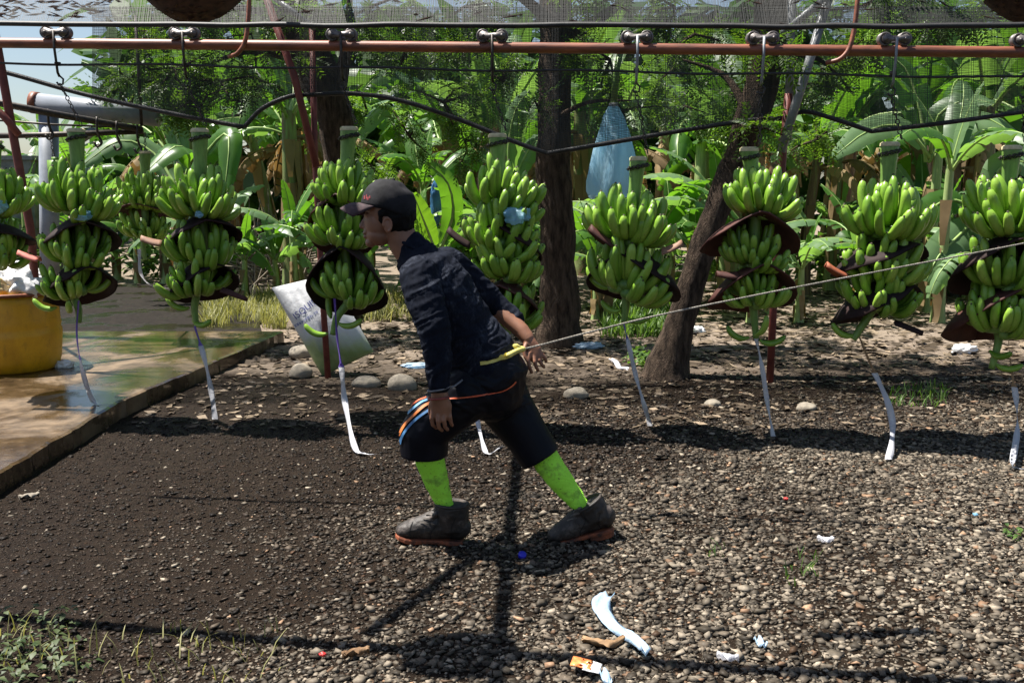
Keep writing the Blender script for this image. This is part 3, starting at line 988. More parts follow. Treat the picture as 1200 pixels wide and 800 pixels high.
# ------------------------------------------------------------------ banana fingers (shared meshes)
def finger_mesh(a0, a1, L, rad, nm):
    """curved five sided finger in the XZ plane, starting at the origin; angles above the horizontal"""
    n, sd = 9, 8
    p = Vector((0, 0, 0)); pts = [p.copy()]; angs = [a0]
    for i in range(1, n + 1):
        a = R(a0 + (a1 - a0) * (i / n) ** 0.72)
        p = p + Vector((math.cos(a), 0, math.sin(a))) * (L / n); pts.append(p.copy()); angs.append(math.degrees(a))
    prof = [0.42, 0.60, 0.88, 1.0, 1.04, 1.05, 1.04, 1.0, 0.90, 0.58]
    V = []; F = []; mi = []
    for i, q in enumerate(pts):
        a = R(angs[i]); nrm = Vector((-math.sin(a), 0, math.cos(a))); sv = Vector((0, 1, 0))
        for k in range(sd):
            t_ = 2 * math.pi * k / sd
            e = 1.0 + 0.07 * math.cos(5 * t_ + 0.6)                 # blunt ridges along the finger
            V.append(q + (nrm * math.cos(t_) + sv * math.sin(t_)) * rad * prof[i] * e)
    for i in range(n):
        for k in range(sd):
            F.append((i * sd + k, i * sd + (k + 1) % sd, (i + 1) * sd + (k + 1) % sd, (i + 1) * sd + k)); mi.append(0)
    # dry flower scar at the tip
    o = len(V); d = (pts[-1] - pts[-2]).normalized()
    a = R(angs[-1]); nrm = Vector((-math.sin(a), 0, math.cos(a)))
    for s_, r_ in ((0.006, 0.24), (0.014, 0.20)):
        for k in range(sd):
            t_ = 2 * math.pi * k / sd
            V.append(pts[-1] + d * s_ + (nrm * math.cos(t_) + Vector((0, 1, 0)) * math.sin(t_)) * rad * r_)
    b0 = n * sd
    for k in range(sd):
        F.append((b0 + k, b0 + (k + 1) % sd, o + (k + 1) % sd, o + k)); mi.append(0)
        F.append((o + k, o + (k + 1) % sd, o + sd + (k + 1) % sd, o + sd + k)); mi.append(1)
    F.append(tuple(o + sd + k for k in range(sd))); mi.append(1)
    me = bpy.data.meshes.new(nm)
    me.from_pydata(V, [], F)
    me.materials.append(M['banana']); me.materials.append(M['tip'])
    me.polygons.foreach_set('material_index', mi); me.polygons.foreach_set('use_smooth', [True] * len(F))
    me.update(); return me
FING_LOW = [finger_mesh(-30, 74, 0.24, 0.0268, 'banana'), finger_mesh(-20, 84, 0.23, 0.0275, 'banana')]
FING_MID = [finger_mesh(10, 86, 0.235, 0.0280, 'banana'), finger_mesh(20, 94, 0.24, 0.0272, 'banana')]
FING_UP = [finger_mesh(40, 92, 0.24, 0.0275, 'banana'), finger_mesh(52, 104, 0.25, 0.0268, 'banana')]
STRAY = finger_mesh(-30, 75, 0.19, 0.021, 'banana')

def hand(root, c, az0, span, rows, size, tilt=0.0, lean=0.0, jz=0.0):
    """one hand: cushion on the stalk, two or three rows of fingers. az 0 faces the yard (-Y)"""
    mb = MB(); rr = 0.070 * size
    pts = [c + Vector((rr * math.sin(az0 + span * (i / 6 - 0.5)), -rr * math.cos(az0 + span * (i / 6 - 0.5)), 0.0)) for i in range(7)]
    mb.tube(pts, 0.034 * size, 8, round_end=True, ry=[0.036] * 7)
    hd = build(mb, 'banana_hand', M['stalk'], root, origin=c)
    HM = Matrix.Rotation(tilt * 1.5, 4, 'X') @ Matrix.Rotation(lean * 1.5, 4, 'Y')
    for (kind, n, dz, rad_off) in rows:
        pool = {'low': FING_LOW, 'mid': FING_MID, 'up': FING_UP}[kind]
        for i in range(n):
            u = (i + 0.5) / n - 0.5 if n > 1 else 0
            az = az0 + span * u * 1.06 + random.uniform(-0.12, 0.12)
            s_ = size * random.uniform(0.80, 1.10) * (1 - 0.20 * abs(u))
            th = size * random.uniform(0.82, 0.95)
            mtx = (HM @ Matrix.Rotation(az - math.pi / 2, 4, 'Z') @ Matrix.Translation((rr + rad_off, 0, dz + random.uniform(-0.008, 0.008)))
                   @ Matrix.Rotation(random.uniform(-0.22, 0.22), 4, 'X') @ Matrix.Rotation(random.uniform(-0.16, 0.24), 4, 'Y') @ Matrix.Diagonal((s_, th, s_, 1)))
            inst('banana', random.choice(pool), hd, mtx)
    return hd

def pad(root, c, front, Rf, Rs, drop, mat, arch=0.0, name='foam_pad', span=math.pi, lift=0.0, seed=0.0):
    """bent foam sheet pushed between two hands: arched in front, hanging at the sides and back"""
    nu, nv = 28, 7; G = []
    for j in range(nv):
        r_ = 0.10 + 0.90 * j / (nv - 1); row = []
        for i in range(nu + 1):
            ph = -span + 2 * span * i / nu
            s = abs(math.sin(ph / 2))
            RR = Rf + (Rs - Rf) * s ** 1.2
            RR *= 1 + 0.10 * noise.noise(Vector((math.cos(ph) * 1.3, math.sin(ph) * 1.3, seed)))
            dz = lift * (1 - s) * r_ - drop * (s ** 1.4) * r_ ** 1.7 + arch * math.cos(2 * ph) * r_ * r_ * 0.5
            dz += 0.02 * noise.noise(Vector((math.cos(ph) * 2, math.sin(ph) * 2, seed + 4))) * r_
            rad = RR * r_ * (1 - 0.25 * s * r_ * min(1, drop / 0.3))
            a = ph + front
            row.append(c + Vector((rad * math.sin(a), -rad * math.cos(a), dz)))
        G.append(row)
    mb = MB(); mb.sheet(G, 0.009)
    return build(mb, name, mat, root)

def flap(root, c, d, L, W, mat, curl=0.3):
    """loose tongue of a pad that sticks out to one side"""
    d = Vector(d).normalized(); s = d.cross(Vector((0, 0, 1))).normalized(); n = s.cross(d)
    G = []
    for j in range(8):
        u = j / 7; w = W * (1 - 0.85 * u ** 2.2)
        G.append([c + d * (L * u) + s * (w * (v - 0.5)) + n * (curl * L * (u * u * 0.5) - 0.25 * W * (2 * v - 1) ** 2) for v in [q / 6 for q in range(7)]])
    mb = MB(); mb.sheet(G, 0.008)
    return build(mb, 'pad_flap', mat, root)

def bunch(px, py_cut, px_cut, tiers, tail, label, off=0.0, size=1.0, pads=(), flaps=(), stray=(), blue=None, stem_r=0.047, Yabs=None, twist=0.0, back=True, ribs=True):
    U = (lambda x, y: at(x, y, Yabs)) if Yabs else (lambda x, y: at_row(x, y, off))
    c0 = U(px, tiers[-1][1])
    root = thing('banana_bunch', Vector((c0.x, c0.y, U(px, tail[-1][1]).z)), label, 'banana bunch', 'banana bunches hanging from the rail')
    mb = MB()
    top = U(px_cut, py_cut)
    t0 = U(px, tiers[0][1])
    path = [top, top.lerp(t0, 0.35), top.lerp(t0, 0.75), t0] + [U(px + a[2], a[1]) for a in tiers[1:]] + [U(a[0], a[1]) for a in tail]
    nn = len(path)
    rad = [stem_r * size * (1.0 - 0.62 * (i / (nn - 1))) for i in range(nn)]
    rad[0] *= 1.10; rad[1] *= 0.94
    mb.tube(lerp_path(path, 5), list(np.interp(np.linspace(0, nn - 1, 5 * (nn - 1) + 1), range(nn), rad)), 12)
    build(mb, 'stalk', M['stalk'], root)
    mb = MB(); mb.lathe(top + Vector((0, 0, -0.004)), [(0.0, 0.012), (rad[0] * 0.8, 0.012), (rad[0] * 1.03, 0.004), (rad[0] * 1.05, -0.012)], 14, cap=False)
    build(mb, 'cut_end', M['cut'], root)
    for k, (kind, py, dx, sz, az) in enumerate(tiers):
        c = U(px + dx, py); s_ = sz * size
        if kind == 'full':
            hand(root, c + Vector((0, 0, 0.0)), -0.72 + az, 1.55, [('low', 6, -0.008, 0.015), ('mid', 5, 0.03, 0.0), ('up', 4, 0.05, -0.01)], s_, random.uniform(-.1, .12), random.uniform(-.12, .12))
            hand(root, c + Vector((0, 0, -0.025)), 0.78 + az, 1.5, [('low', 6, -0.008, 0.015), ('mid', 5, 0.03, 0.0), ('up', 4, 0.05, -0.01)], s_, random.uniform(-.1, .12), random.uniform(-.12, .12))
        elif kind == 'two':
            s_ *= 0.93
            hand(root, c + Vector((0, 0, 0.0)), -0.72 + az, 1.5, [('low', 6, -0.012, 0.015), ('mid', 5, 0.028, -0.005)], s_, random.uniform(-.1, .1), random.uniform(-.16, .1))
            hand(root, c + Vector((0, 0, -0.035)), 0.74 + az, 1.45, [('low', 6, -0.012, 0.015), ('mid', 5, 0.028, -0.005)], s_, random.uniform(-.1, .1), random.uniform(-.1, .16))
        elif kind == 'one':
            hand(root, c, az, 1.9, [('low', 8, -0.012, 0.012), ('mid', 6, 0.028, -0.005)], s_, random.uniform(-.05, .1), 0)
        elif kind == 'spread':
            hand(root, c + Vector((0, 0, 0.01)), -1.1 + az, 1.1, [('low', 4, -0.008, 0.01), ('mid', 4, 0.03, 0.0)], s_, 0, 0.18)
            hand(root, c + Vector((0, 0, -0.02)), 0.75 + az, 1.5, [('low', 6, -0.02, 0.01), ('mid', 6, 0.03, 0.0), ('up', 4, 0.055, 0.0)], s_, 0, 0.22)
            hand(root, c + Vector((0, 0, 0.03)), -0.2 + az, 0.6, [('up', 4, 0.03, 0.0)], s_, 0, 0)
        if back:
            hand(root, c + Vector((0, 0, 0.01)), math.pi + az, 2.6, [('low', 9, 0.0, 0.01), ('up', 7, 0.03, 0.0)], s_ * 0.95)
    for (dx, py, front, Rf, Rs, drop, mat, arch, lift) in pads:
        pad(root, U(px + dx, py), front, Rf, Rs, drop, M[mat], arch, lift=lift, seed=px * 0.37 + py)
    for (fx, fy, d, L, W, mat, curl) in flaps:
        flap(root, U(fx, fy) + Vector((0, -0.12, 0)), d, L, W, M[mat], curl)
    for (sx, sy, az, rot) in stray:
        q = U(sx, sy)
        inst('banana', STRAY, root, Matrix.Translation(q - WL[root.name]) @ Matrix.Rotation(az, 4, 'Z') @ Matrix.Rotation(rot, 4, 'Y') @ Matrix.Diagonal((size * 0.85, size * 0.9, size * 0.85, 1)))
    if blue:
        for (bx, by, w, h) in blue:
            q = U(bx, by) + Vector((0, -0.16, 0))
            bm = bmesh.new(); bmesh.ops.create_icosphere(bm, subdivisions=3, radius=1.0)
            for v in bm.verts:
                d = 1 + 0.45 * noise.noise(v.co * 2.3 + Vector((bx, 0, 0))) + 0.2 * noise.noise(v.co * 6)
                v.co = Vector((v.co.x * w, v.co.y * 0.05, v.co.z * h)) * d
            me = bpy.data.meshes.new('blue_plastic'); bm.to_mesh(me); bm.free(); me.materials.append(M['bluebag'])
            o = bpy.data.objects.new('blue_plastic', me); COL.objects.link(o); o.parent = root; o.location = q - WL[root.name]
    return root, top

# px, cut y, cut x, tiers(kind, attach y, dx, size, azimuth), tail, ...
BUNCH_TOP = {}
def do(key, *a, **k):
    r, top = bunch(*a, **k); BUNCH_TOP[key] = top; return r

do(67, 94, 152, 89, [('full', 246, 0, 1.0, 0.0), ('two', 303, -2, 0.95, -0.2), ('one', 342, -8, 0.86, -0.2)], [(92, 362), (92, 378)],
   'banana bunch above the yellow barrel with a small pink pad flap on its left',
   pads=[(2, 254, 0.5, 0.18, 0.31, 0.26, 'pad', 0.0, -0.03), (0, 306, 0.7, 0.17, 0.30, 0.30, 'pad', 0.0, -0.03)],
   flaps=[(58, 300, (-1, -0.2, 0.25), 0.13, 0.10, 'pad_pink', 0.2)], stray=[(66, 360, math.pi, 0.3), (82, 362, -1.2, 0.2)], blue=[(110, 252, 0.05, 0.03)])
do(217, 236, 152, 234, [('full', 245, 0, 0.98, 0.1), ('two', 302, 2, 1.0, 0.0), ('one', 338, -4, 0.92, -0.1)], [(228, 360), (230, 380)],
   'banana bunch over the slab edge with a tan pad flap sticking out on its left',
   pads=[(2, 252, 0.6, 0.18, 0.30, 0.24, 'pad', 0.0, -0.03), (4, 304, 0.7, 0.17, 0.29, 0.28, 'pad', 0.0, -0.03)],
   flaps=[(198, 281, (-1, -0.3, 0.15), 0.12, 0.12, 'pad_tan', 0.25), (268, 335, (1, -0.1, -0.35), 0.16, 0.08, 'pad_red', -0.1)], stray=[(222, 360, 3.3, 0.2), (226, 375, -0.5, 0.6)], blue=[(245, 250, 0.03, 0.02)])
do(401, 404, 150, 409, [('full', 234, 0, 0.84, 0.2), ('two', 276, -2, 0.92, 0.0), ('two', 344, 6, 0.95, 0.0)], [(395, 372), (390, 392)],
   'banana bunch directly before the man\'s face, held in two big dark hood pads',
   pads=[(-6, 226, 0.0, 0.17, 0.27, 0.40, 'pad_red', 0.0, 0.0), (0, 286, 0.0, 0.19, 0.33, 0.46, 'pad', 0.0, 0.0)],
   stray=[(384, 390, 3.1, 0.3), (396, 378, -0.1, 0.5), (388, 372, 2.0, -0.6)])
do(577, 586, 158, 583, [('spread', 244, 2, 1.0, 0.0), ('spread', 290, 0, 0.98, 0.25), ('two', 318, 8, 1.0, 0.1), ('one', 378, 10, 0.95, 0.1)], [(592, 395), (594, 405)],
   'loosely spread banana bunch behind the man\'s back, beside the thick trunk',
   pads=[(6, 258, -0.5, 0.15, 0.30, 0.26, 'pad', 0.0, -0.03), (6, 328, -0.2, 0.17, 0.30, 0.30, 'pad_red', 0.0, -0.02)],
   flaps=[(552, 283, (-1, -0.2, 0.55), 0.15, 0.13, 'pad', 0.3)], blue=[(606, 252, 0.075, 0.05)])
do(746, 738, 185, 748, [('full', 278, -2, 1.08, 0.0), ('spread', 338, -4, 1.08, -0.1)], [(733, 362), (731, 378)],
   'pale green banana bunch in front of the hanging blue bag',
   pads=[(2, 292, -0.5, 0.16, 0.42, 0.34, 'pad', 0.0, -0.02)], stem_r=0.044,
   flaps=[(716, 282, (-1, -0.2, 0.55), 0.16, 0.14, 'pad_red', 0.3), (772, 290, (1, -0.3, 0.35), 0.12, 0.13, 'pad_tan', 0.2)], stray=[(728, 362, 2.4, 0.4), (734, 372, -0.2, 0.5)])
do(893, 886, 174, 878, [('full', 245, 4, 0.95, 0.0), ('two', 302, -4, 0.84, -0.1), ('two', 348, -4, 0.80, 0.0)], [(884, 372), (886, 396)],
   'banana bunch with three neat tiers between wide maroon pads, over the red post',
   pads=[(-4, 254, 0.0, 0.20, 0.40, 0.26, 'pad_red', 0.03, 0.02), (0, 312, 0.12, 0.18, 0.37, 0.30, 'pad_red', 0.02, 0.02)],
   flaps=[(858, 317, (-1, -0.2, -0.05), 0.12, 0.12, 'pad_red', 0.2)], stray=[(878, 395, 3.2, 0.2), (890, 398, -0.1, 0.5), (884, 392, -1.0, -0.3)])
do(1047, 1036, 168, 1043, [('full', 272, 4, 1.10, 0.0), ('two', 318, -2, 1.04, -0.15), ('two', 352, -8, 0.98, -0.1)], [(1008, 385), (1000, 398)],
   'banana bunch with a rust orange pad flap on its left side',
   pads=[(6, 280, 0.6, 0.18, 0.39, 0.24, 'pad', 0.0, -0.03), (4, 328, 0.7, 0.17, 0.37, 0.28, 'pad', 0.0, -0.03)],
   flaps=[(982, 318, (-1, -0.25, 0.42), 0.13, 0.11, 'pad_rust', 0.25), (1040, 372, (1, -0.3, -0.35), 0.16, 0.09, 'pad', -0.1)], stray=[(1002, 392, 3.15, 0.2)])
do(1203, 1178, 172, 1186, [('full', 268, 0, 1.12, 0.0), ('two', 330, -2, 1.10, -0.1), ('two', 382, -8, 1.06, 0.0)], [(1170, 400), (1162, 432)],
   'banana bunch at the right edge with wide black pads and a long drooping tail',
   pads=[(0, 277, 0.0, 0.20, 0.40, 0.36, 'pad', 0.0, 0.0), (0, 338, 0.0, 0.20, 0.42, 0.36, 'pad_red', 0.03, 0.0)],
   stray=[(1160, 410, -1.2, 0.6), (1166, 425, -0.2, 0.7)])
# partly seen at the left edge, on the same rail
do(-90, -6, 165, -8, [('full', 245, 0, 1.05, 0.0), ('two', 300, 0, 1.0, 0.0)], [(-4, 330), (-4, 345)],
   'banana bunch cut off by the left edge of the picture, beside the leaning red post',
   pads=[(0, 262, 0.0, 0.22, 0.30, 0.16, 'pad', 0.0, -0.03)], blue=[(12, 240, 0.06, 0.05)], off=0.25)
# smaller, on the branch rail behind
r, top = bunch(170, 178, 170, [('full', 238, 0, 0.98, 0.0), ('two', 272, 0, 0.95, 0.0)], [(168, 290), (170, 305)],
   'small looking banana bunch farther back between the two left bunches', Yabs=8.7,
   pads=[(0, 240, 0.0, 0.22, 0.30, 0.12, 'pad_red', 0.03, 0.0)])
BUNCH_TOP['far'] = top

for px, lab in TROLLEY:
    make_trolley(px, lab, BUNCH_TOP[px])
make_trolley(-70, 'roller trolley just outside the left edge carrying the cut off bunch', BUNCH_TOP[-90])

# ------------------------------------------------------------------ white ribbons trailing from the bunches
def ribbon(pts, w, label, n=7, mats=('tape',), split=0, tw=0.9):
    P_ = lerp_path(pts, n); mb = MB(); V = []; F = []
    for i, p in enumerate(P_):
        a = tw * math.sin(i * 0.45) + 0.15
        s_ = Vector((math.cos(a), math.sin(a), 0)) * w / 2 * (0.35 if i < split else 1.0)
        V += [p - s_, p + s_, p + s_ + Vector((0.0005, 0.0015, 0)), p - s_ + Vector((0.0005, 0.0015, 0))]
    for i in range(len(P_) - 1):
        a, b_ = 4 * i, 4 * (i + 1)
        mb.cur = 1 if (i < split and len(mats) > 1) else 0
        mb.add([], [])
        for q in ((0, 1), (1, 2), (2, 3), (3, 0)):
            F.append((a + q[0], a + q[1], b_ + q[1], b_ + q[0])); 
    mb.cur = 0; mb.add(V, F)
    mb.mi = []
    for i in range(len(P_) - 1):
        mb.mi += [1 if (i < split and len(mats) > 1) else 0] * 4
    return tag(build(mb, 'ribbon', [M[q] for q in mats]), label, 'ribbon', 'plastic ribbons trailing from the bunches')
def gz(px, py, z=0.012): return gnd(px, py, z)
TV = ('tape', 'violet')
ribbon([at_row(92, 352, -0.05), at_row(90, 395, -0.05), at_row(98, 440, -0.1), gz(109, 470, SZ + 0.02), gz(118, 474, SZ + 0.006), gz(131, 473, SZ + 0.004)], 0.03, 'white ribbon with violet top that ends bent on the wet slab by the barrel', mats=TV, split=11)
ribbon([at_row(228, 382, -0.05), at_row(238, 415, -0.05), at_row(247, 455, -0.05), gz(252, 491, 0.01)], 0.034, 'white ribbon hanging straight down at the edge of the slab', mats=TV, split=5)
ribbon([at_row(392, 350, -0.25), at_row(395, 395, -0.2), at_row(400, 430, -0.2), at_row(404, 470, -0.2), gz(415, 522, 0.03), gz(425, 531), gz(438, 532)], 0.036, 'long white ribbon with violet top hanging in front of the white sack', mats=TV, split=14)
ribbon([at_row(556, 400, 0), at_row(556, 470, 0), at_row(560, 495, -0.1), gz(568, 527, 0.02), gz(574, 531), gz(588, 523)], 0.030, 'white ribbon seen between the walking man\'s legs')
ribbon([at_row(731, 380, 0), at_row(737, 405, 0), at_row(745, 440, 0), at_row(755, 475, 0), gz(762, 499)], 0.030, 'white ribbon with thin violet top under the bunch by the blue bag', mats=TV, split=5)
ribbon([at_row(886, 396, 0), at_row(893, 430, 0), at_row(899, 470, 0), gz(906, 511)], 0.030, 'narrow white ribbon in front of the red post')
ribbon([at_row(1003, 384, 0), at_row(1014, 412, 0), at_row(1025, 437, 0), at_row(1040, 470, -0.1), at_row(1046, 498, -0.15), gz(1044, 525, 0.05), gz(1041, 538)], 0.040, 'broad white ribbon on a brown string below the rust flap bunch', mats=('tape', 'dryleaf'), split=14, tw=0.4)
ribbon([at_row(1180, 384, 0), at_row(1185, 430, 0), at_row(1191, 470, -0.05), at_row(1192, 505, -0.1), gz(1187, 540, 0.05), gz(1189, 548), gz(1204, 549)], 0.034, 'white ribbon on a brown string at the right edge of the picture', mats=('tape', 'dryleaf'), split=11)
ribbon([at(163, 292, 8.6), at(165, 320, 8.6), at(178, 335, 8.8), at(198, 338, 9.4)], 0.030, 'white ribbon slanting to the ground from the small bunch farther back')
# ------------------------------------------------------------------ banana plants
M['bleaf'] = leaf_mat('banana_leaf', (0.040, 0.105, 0.020), (0.080, 0.185, 0.036), 0.52, (2.0, 2.0, 0.45), 2.0, 0.34, spec=0.5)
M['bleaf_pale'] = leaf_mat('banana_leaf_pale_underside', (0.10, 0.18, 0.08), (0.17, 0.27, 0.13), 0.45, (1.5, 1.7, 0.5), 2.0, 0.40, spec=0.45)
M['bleaf_old'] = leaf_mat('banana_leaf_dry', (0.13, 0.085, 0.04), (0.30, 0.21, 0.10), 0.25, (1.2, 1.0, 0.6), 3.0, 0.75)
M['midrib'] = simple('leaf_midrib', (0.16, 0.26, 0.06), (0.28, 0.38, 0.12), 6, 0.5, 0.1)
M['pseudo'] = bpy.data.materials.new('banana_stem_sheaths')
t, b = nt(M['pseudo'])
f = noise_n(t, 5, 6, 0.7, vec=scaled(t, (3.5, 3.5, 0.35))); oi = t.nodes.new('ShaderNodeObjectInfo')
src = math_n(t, 'ADD', f, math_n(t, 'MULTIPLY', math_n(t, 'SUBTRACT', oi.outputs['Random'], 0.5), 0.25))
t.links.new(ramp(t, src, [(0.32, (0.035, 0.020, 0.012)), (0.45, (0.13, 0.075, 0.035)), (0.55, (0.13, 0.14, 0.045)), (0.70, (0.17, 0.24, 0.075))]), b.inputs['Base Color'])
b.inputs['Roughness'].default_value = 0.6
bump(t, b, f, 0.5, 0.02)
M['pseudo_green'] = simple('young_banana_stem', (0.16, 0.22, 0.07), (0.30, 0.38, 0.15), 6, 0.5, 0.3, 0.01, stretch=(3.5, 3.5, 0.4))

def leaf_geo(spine, W, up, tear=0.5, droop=0.35, seed=0, petiole=0.14, seg=None):
    """blade with torn strips on both sides of the midrib"""
    rs = random.Random(seed)
    mb = MB(); n = len(spine)
    T = []
    for i in range(n):
        T.append((spine[min(i + 1, n - 1)] - spine[max(i - 1, 0)]).normalized())
    S, N = [], []
    for i in range(n):
        s_ = T[i].cross(up); s_ = s_.normalized() if s_.length > 1e-4 else Vector((1, 0, 0))
        S.append(s_); N.append(s_.cross(T[i]).normalized())
    def width(u):
        if u < petiole: return 0.0
        q = (u - petiole) / (1 - petiole)
        return W * max(0.02, (math.sin(math.pi * min(1, q * 0.93 + 0.05)) ** 0.55)) * (1 - 0.12 * q)
    def samp(A, u):
        x = u * (n - 1); i = min(int(x), n - 2); return A[i].lerp(A[i + 1], x - i)
    for side in (-1, 1):
        u = petiole
        while u < 0.985:
            du = rs.uniform(0.03, 0.16) if rs.random() < tear else rs.uniform(0.16, 0.34)
            u2 = min(0.995, u + du)
            d = droop * rs.uniform(0.6, 1.7) if tear > 0.25 else droop * rs.uniform(0.9, 1.15); skew = rs.uniform(0.0, 0.10)
            gap = rs.uniform(0.0, 0.035) if tear > 0.2 else 0
            m_ = max(2, int((u2 - u) / 0.055) + 1); V = []
            for a in range(m_ + 1):
                uu = u + (u2 - u - gap) * a / m_
                p0, s_, nn, tt = samp(spine, uu), samp(S, uu), samp(N, uu), samp(T, uu)
                w = width(uu)
                for c in range(4):
                    q = c / 3
                    fold = 0.22 * q * w - d * (q ** 2) * w
                    ripple = 0.012 * math.sin(uu * 70 + side) * q
                    V.append(p0 + s_ * (side * w * q * (1 - 0.25 * d * q)) + nn * (fold + ripple) + tt * (skew * q * W))
            F = []
            for a in range(m_):
                for c in range(3):
                    k = a * 4 + c
                    F.append((k, k + 1, k + 5, k + 4) if side > 0 else (k, k + 4, k + 5, k + 1))
            mb.cur = 0; mb.add(V, F)
            u = u2
    mb.cur = 1
    L = sum((spine[i + 1] - spine[i]).length for i in range(n - 1))
    mb.tube(spine, [0.030 * (1 - 0.85 * i / (n - 1)) * (0.6 + 0.2 * L) for i in range(n)], 5)
    return mb

def arc_spine(L, a0, a1, n=13, twist=0.0):
    p = Vector((0, 0, 0)); out = [p.copy()]
    for i in range(1, n):
        u = i / (n - 1); a = R(a0 + (a1 - a0) * u ** 1.2)
        p = p + Vector((math.cos(a), twist * math.sin(u * 2.5) * 0.3, math.sin(a))) * (L / (n - 1)); out.append(p.copy())
    return out

def mesh_of(mb, name, mats):
    me = bpy.data.meshes.new(name); me.from_pydata([tuple(v) for v in mb.v], [], mb.f)
    for q in mats: me.materials.append(q)
    me.polygons.foreach_set('material_index', mb.mi); me.polygons.foreach_set('use_smooth', [True] * len(mb.f)); me.update()
    return me

LEAF = []
for i, (L, a0, a1, W, te, dr) in enumerate([(2.1, 72, 10, 0.30, 0.5, 0.3), (2.2, 62, -38, 0.31, 0.75, 0.45), (2.0, 50, -62, 0.29, 0.9, 0.6), (1.9, 80, 40, 0.27, 0.3, 0.25),
                                            (2.2, 55, -20, 0.33, 0.6, 0.4), (2.0, 35, -80, 0.28, 0.95, 0.7), (1.5, 84, 62, 0.20, 0.1, 0.2), (1.8, 66, -10, 0.30, 0.85, 0.5)]):
    mb = leaf_geo(arc_spine(L, a0, a1, twist=random.uniform(-1, 1)), W, Vector((0, 0, 1)), te, dr, seed=i + 3)
    LEAF.append((mesh_of(mb, 'leaf', [M['bleaf'], M['midrib']]), mesh_of(mb, 'leaf', [M['bleaf_pale'], M['midrib']])))
DEAD = []
for i in range(3):
    mb = leaf_geo(arc_spine(1.5, 15, -88, twist=random.uniform(-1, 1)), 0.15, Vector((0, 0, 1)), 0.9, 1.1, seed=40 + i)
    DEAD.append(mesh_of(mb, 'dead_leaf', [M['bleaf_old'], M['bleaf_old']]))
STEM = []
def stem_mesh(H, r, mat, lean=0.0, seed=0):
    mb = MB(); rs = random.Random(seed); n = 12; sd = 14; V = []; F = []
    for i in range(n + 1):
        u = i / n
        for k in range(sd):
            q = 2 * math.pi * k / sd
            rr = r * (1.12 - 0.45 * u + 0.25 * math.exp(-u * 14)) * (1 + 0.05 * math.sin(3 * q + u * 5) + 0.07 * noise.noise(Vector((math.cos(q) * 1.5, math.sin(q) * 1.5, u * 2.2 + seed))))
            V.append(Vector((rr * math.cos(q) + lean * u * u, rr * math.sin(q), H * u)))
    for i in range(n):
        for k in range(sd):
            F.append((i * sd + k, i * sd + (k + 1) % sd, (i + 1) * sd + (k + 1) % sd, (i + 1) * sd + k))
    mb.add(V, F)
    # peeling dry sheaths
    for j in range(7):
        q = rs.uniform(0, 6.28); z0 = rs.uniform(0.2, 0.95) * H; L = rs.uniform(0.4, 1.1); w = rs.uniform(0.05, 0.12); pts = []
        for a in range(6):
            u = a / 5; zz = z0 - L * u
            if zz < 0.02: zz = 0.02
            uu = zz / H
            rr = r * (1.12 - 0.45 * uu) * 1.06 + 0.05 * u * rs.uniform(0.3, 1.4)
            c = Vector((rr * math.cos(q) + lean * uu * uu, rr * math.sin(q), zz)); s_ = Vector((-math.sin(q), math.cos(q), 0)) * w * (1 - 0.6 * u)
            pts += [c - s_, c + s_]
        mb.cur = 1; mb.add(pts, [(2 * a, 2 * a + 1, 2 * a + 3, 2 * a + 2) for a in range(5)]); mb.cur = 0
    me = mesh_of(mb, 'stem', [mat, M['bleaf_old']])
    return me
for i in range(4):
    STEM.append(stem_mesh(2.35, 0.125, M['pseudo'], random.uniform(-0.25, 0.25), i))
STEM_Y = stem_mesh(2.35, 0.10, M['pseudo_green'], 0.05, 9)

def banana_plant(x, y, rot, s, label, group=None, stem=0, nl=8, pale=0.25, dead=2, hs=1.0, tilt=(0, 0), wid=1.0):
    t_ = thing('banana_plant', (x, y, 0.0), label, 'banana plant', group)
    t_.rotation_euler = (tilt[0], tilt[1], rot)
    sm = STEM_Y if stem == 'y' else STEM[stem]
    inst('stem', sm, t_, Matrix.Diagonal((s * wid, s * wid, s * hs, 1)))
    rs = random.Random(int(x * 100) * 31 + int(y * 100))
    top = Vector(sm.vertices[12 * 14].co); tx = sum(v.co.x for v in list(sm.vertices)[12 * 14:13 * 14]) / 14
    az = rs.uniform(0, 6.28)
    for i in range(nl):
        az += 2.4 + rs.uniform(-0.3, 0.3)
        k = rs.choice([0, 1, 1, 2, 3, 4, 4, 5, 7, 7]) if i < nl - 1 else 6
        me = LEAF[k][1 if rs.random() < pale else 0]
        sc = s * rs.uniform(0.8, 1.1)
        inst('leaf', me, t_, Matrix.Translation((tx * s, 0, (2.25 - 0.05 * rs.random()) * s * hs)) @ Matrix.Rotation(az, 4, 'Z') @ Matrix.Rotation(rs.uniform(-0.25, 0.25), 4, 'X') @ Matrix.Diagonal((sc, sc, sc, 1)))
    for i in range(dead):
        sc = s * rs.uniform(0.7, 1.0)
        inst('dead_leaf', rs.choice(DEAD), t_, Matrix.Translation((tx * s * 0.8, 0, 2.0 * s * hs)) @ Matrix.Rotation(rs.uniform(0, 6.28), 4, 'Z') @ Matrix.Translation((0.06, 0, 0)) @ Matrix.Diagonal((sc, sc, sc, 1)))
    return t_
def bp(px, py, *a, **k):
    g = gnd(px, py); return banana_plant(g.x, g.y, *a, **k)
BG = 'banana plants of the plantation behind the yard'
bp(1099, 378, 0.4, 0.72, 'young banana plant with smooth pale green stem left of the right edge bunch', BG, stem='y', nl=6, dead=0, wid=0.85)
bp(1148, 352, 2.2, 1.0, 'banana plant with brown and yellow striped stem behind the right edge bunch', BG, stem=1, nl=8, pale=0.5, hs=1.05)
bp(1068, 338, 1.0, 1.05, 'banana plant with brown stem seen between the last two bunches', BG, stem=2, nl=8, pale=0.4)
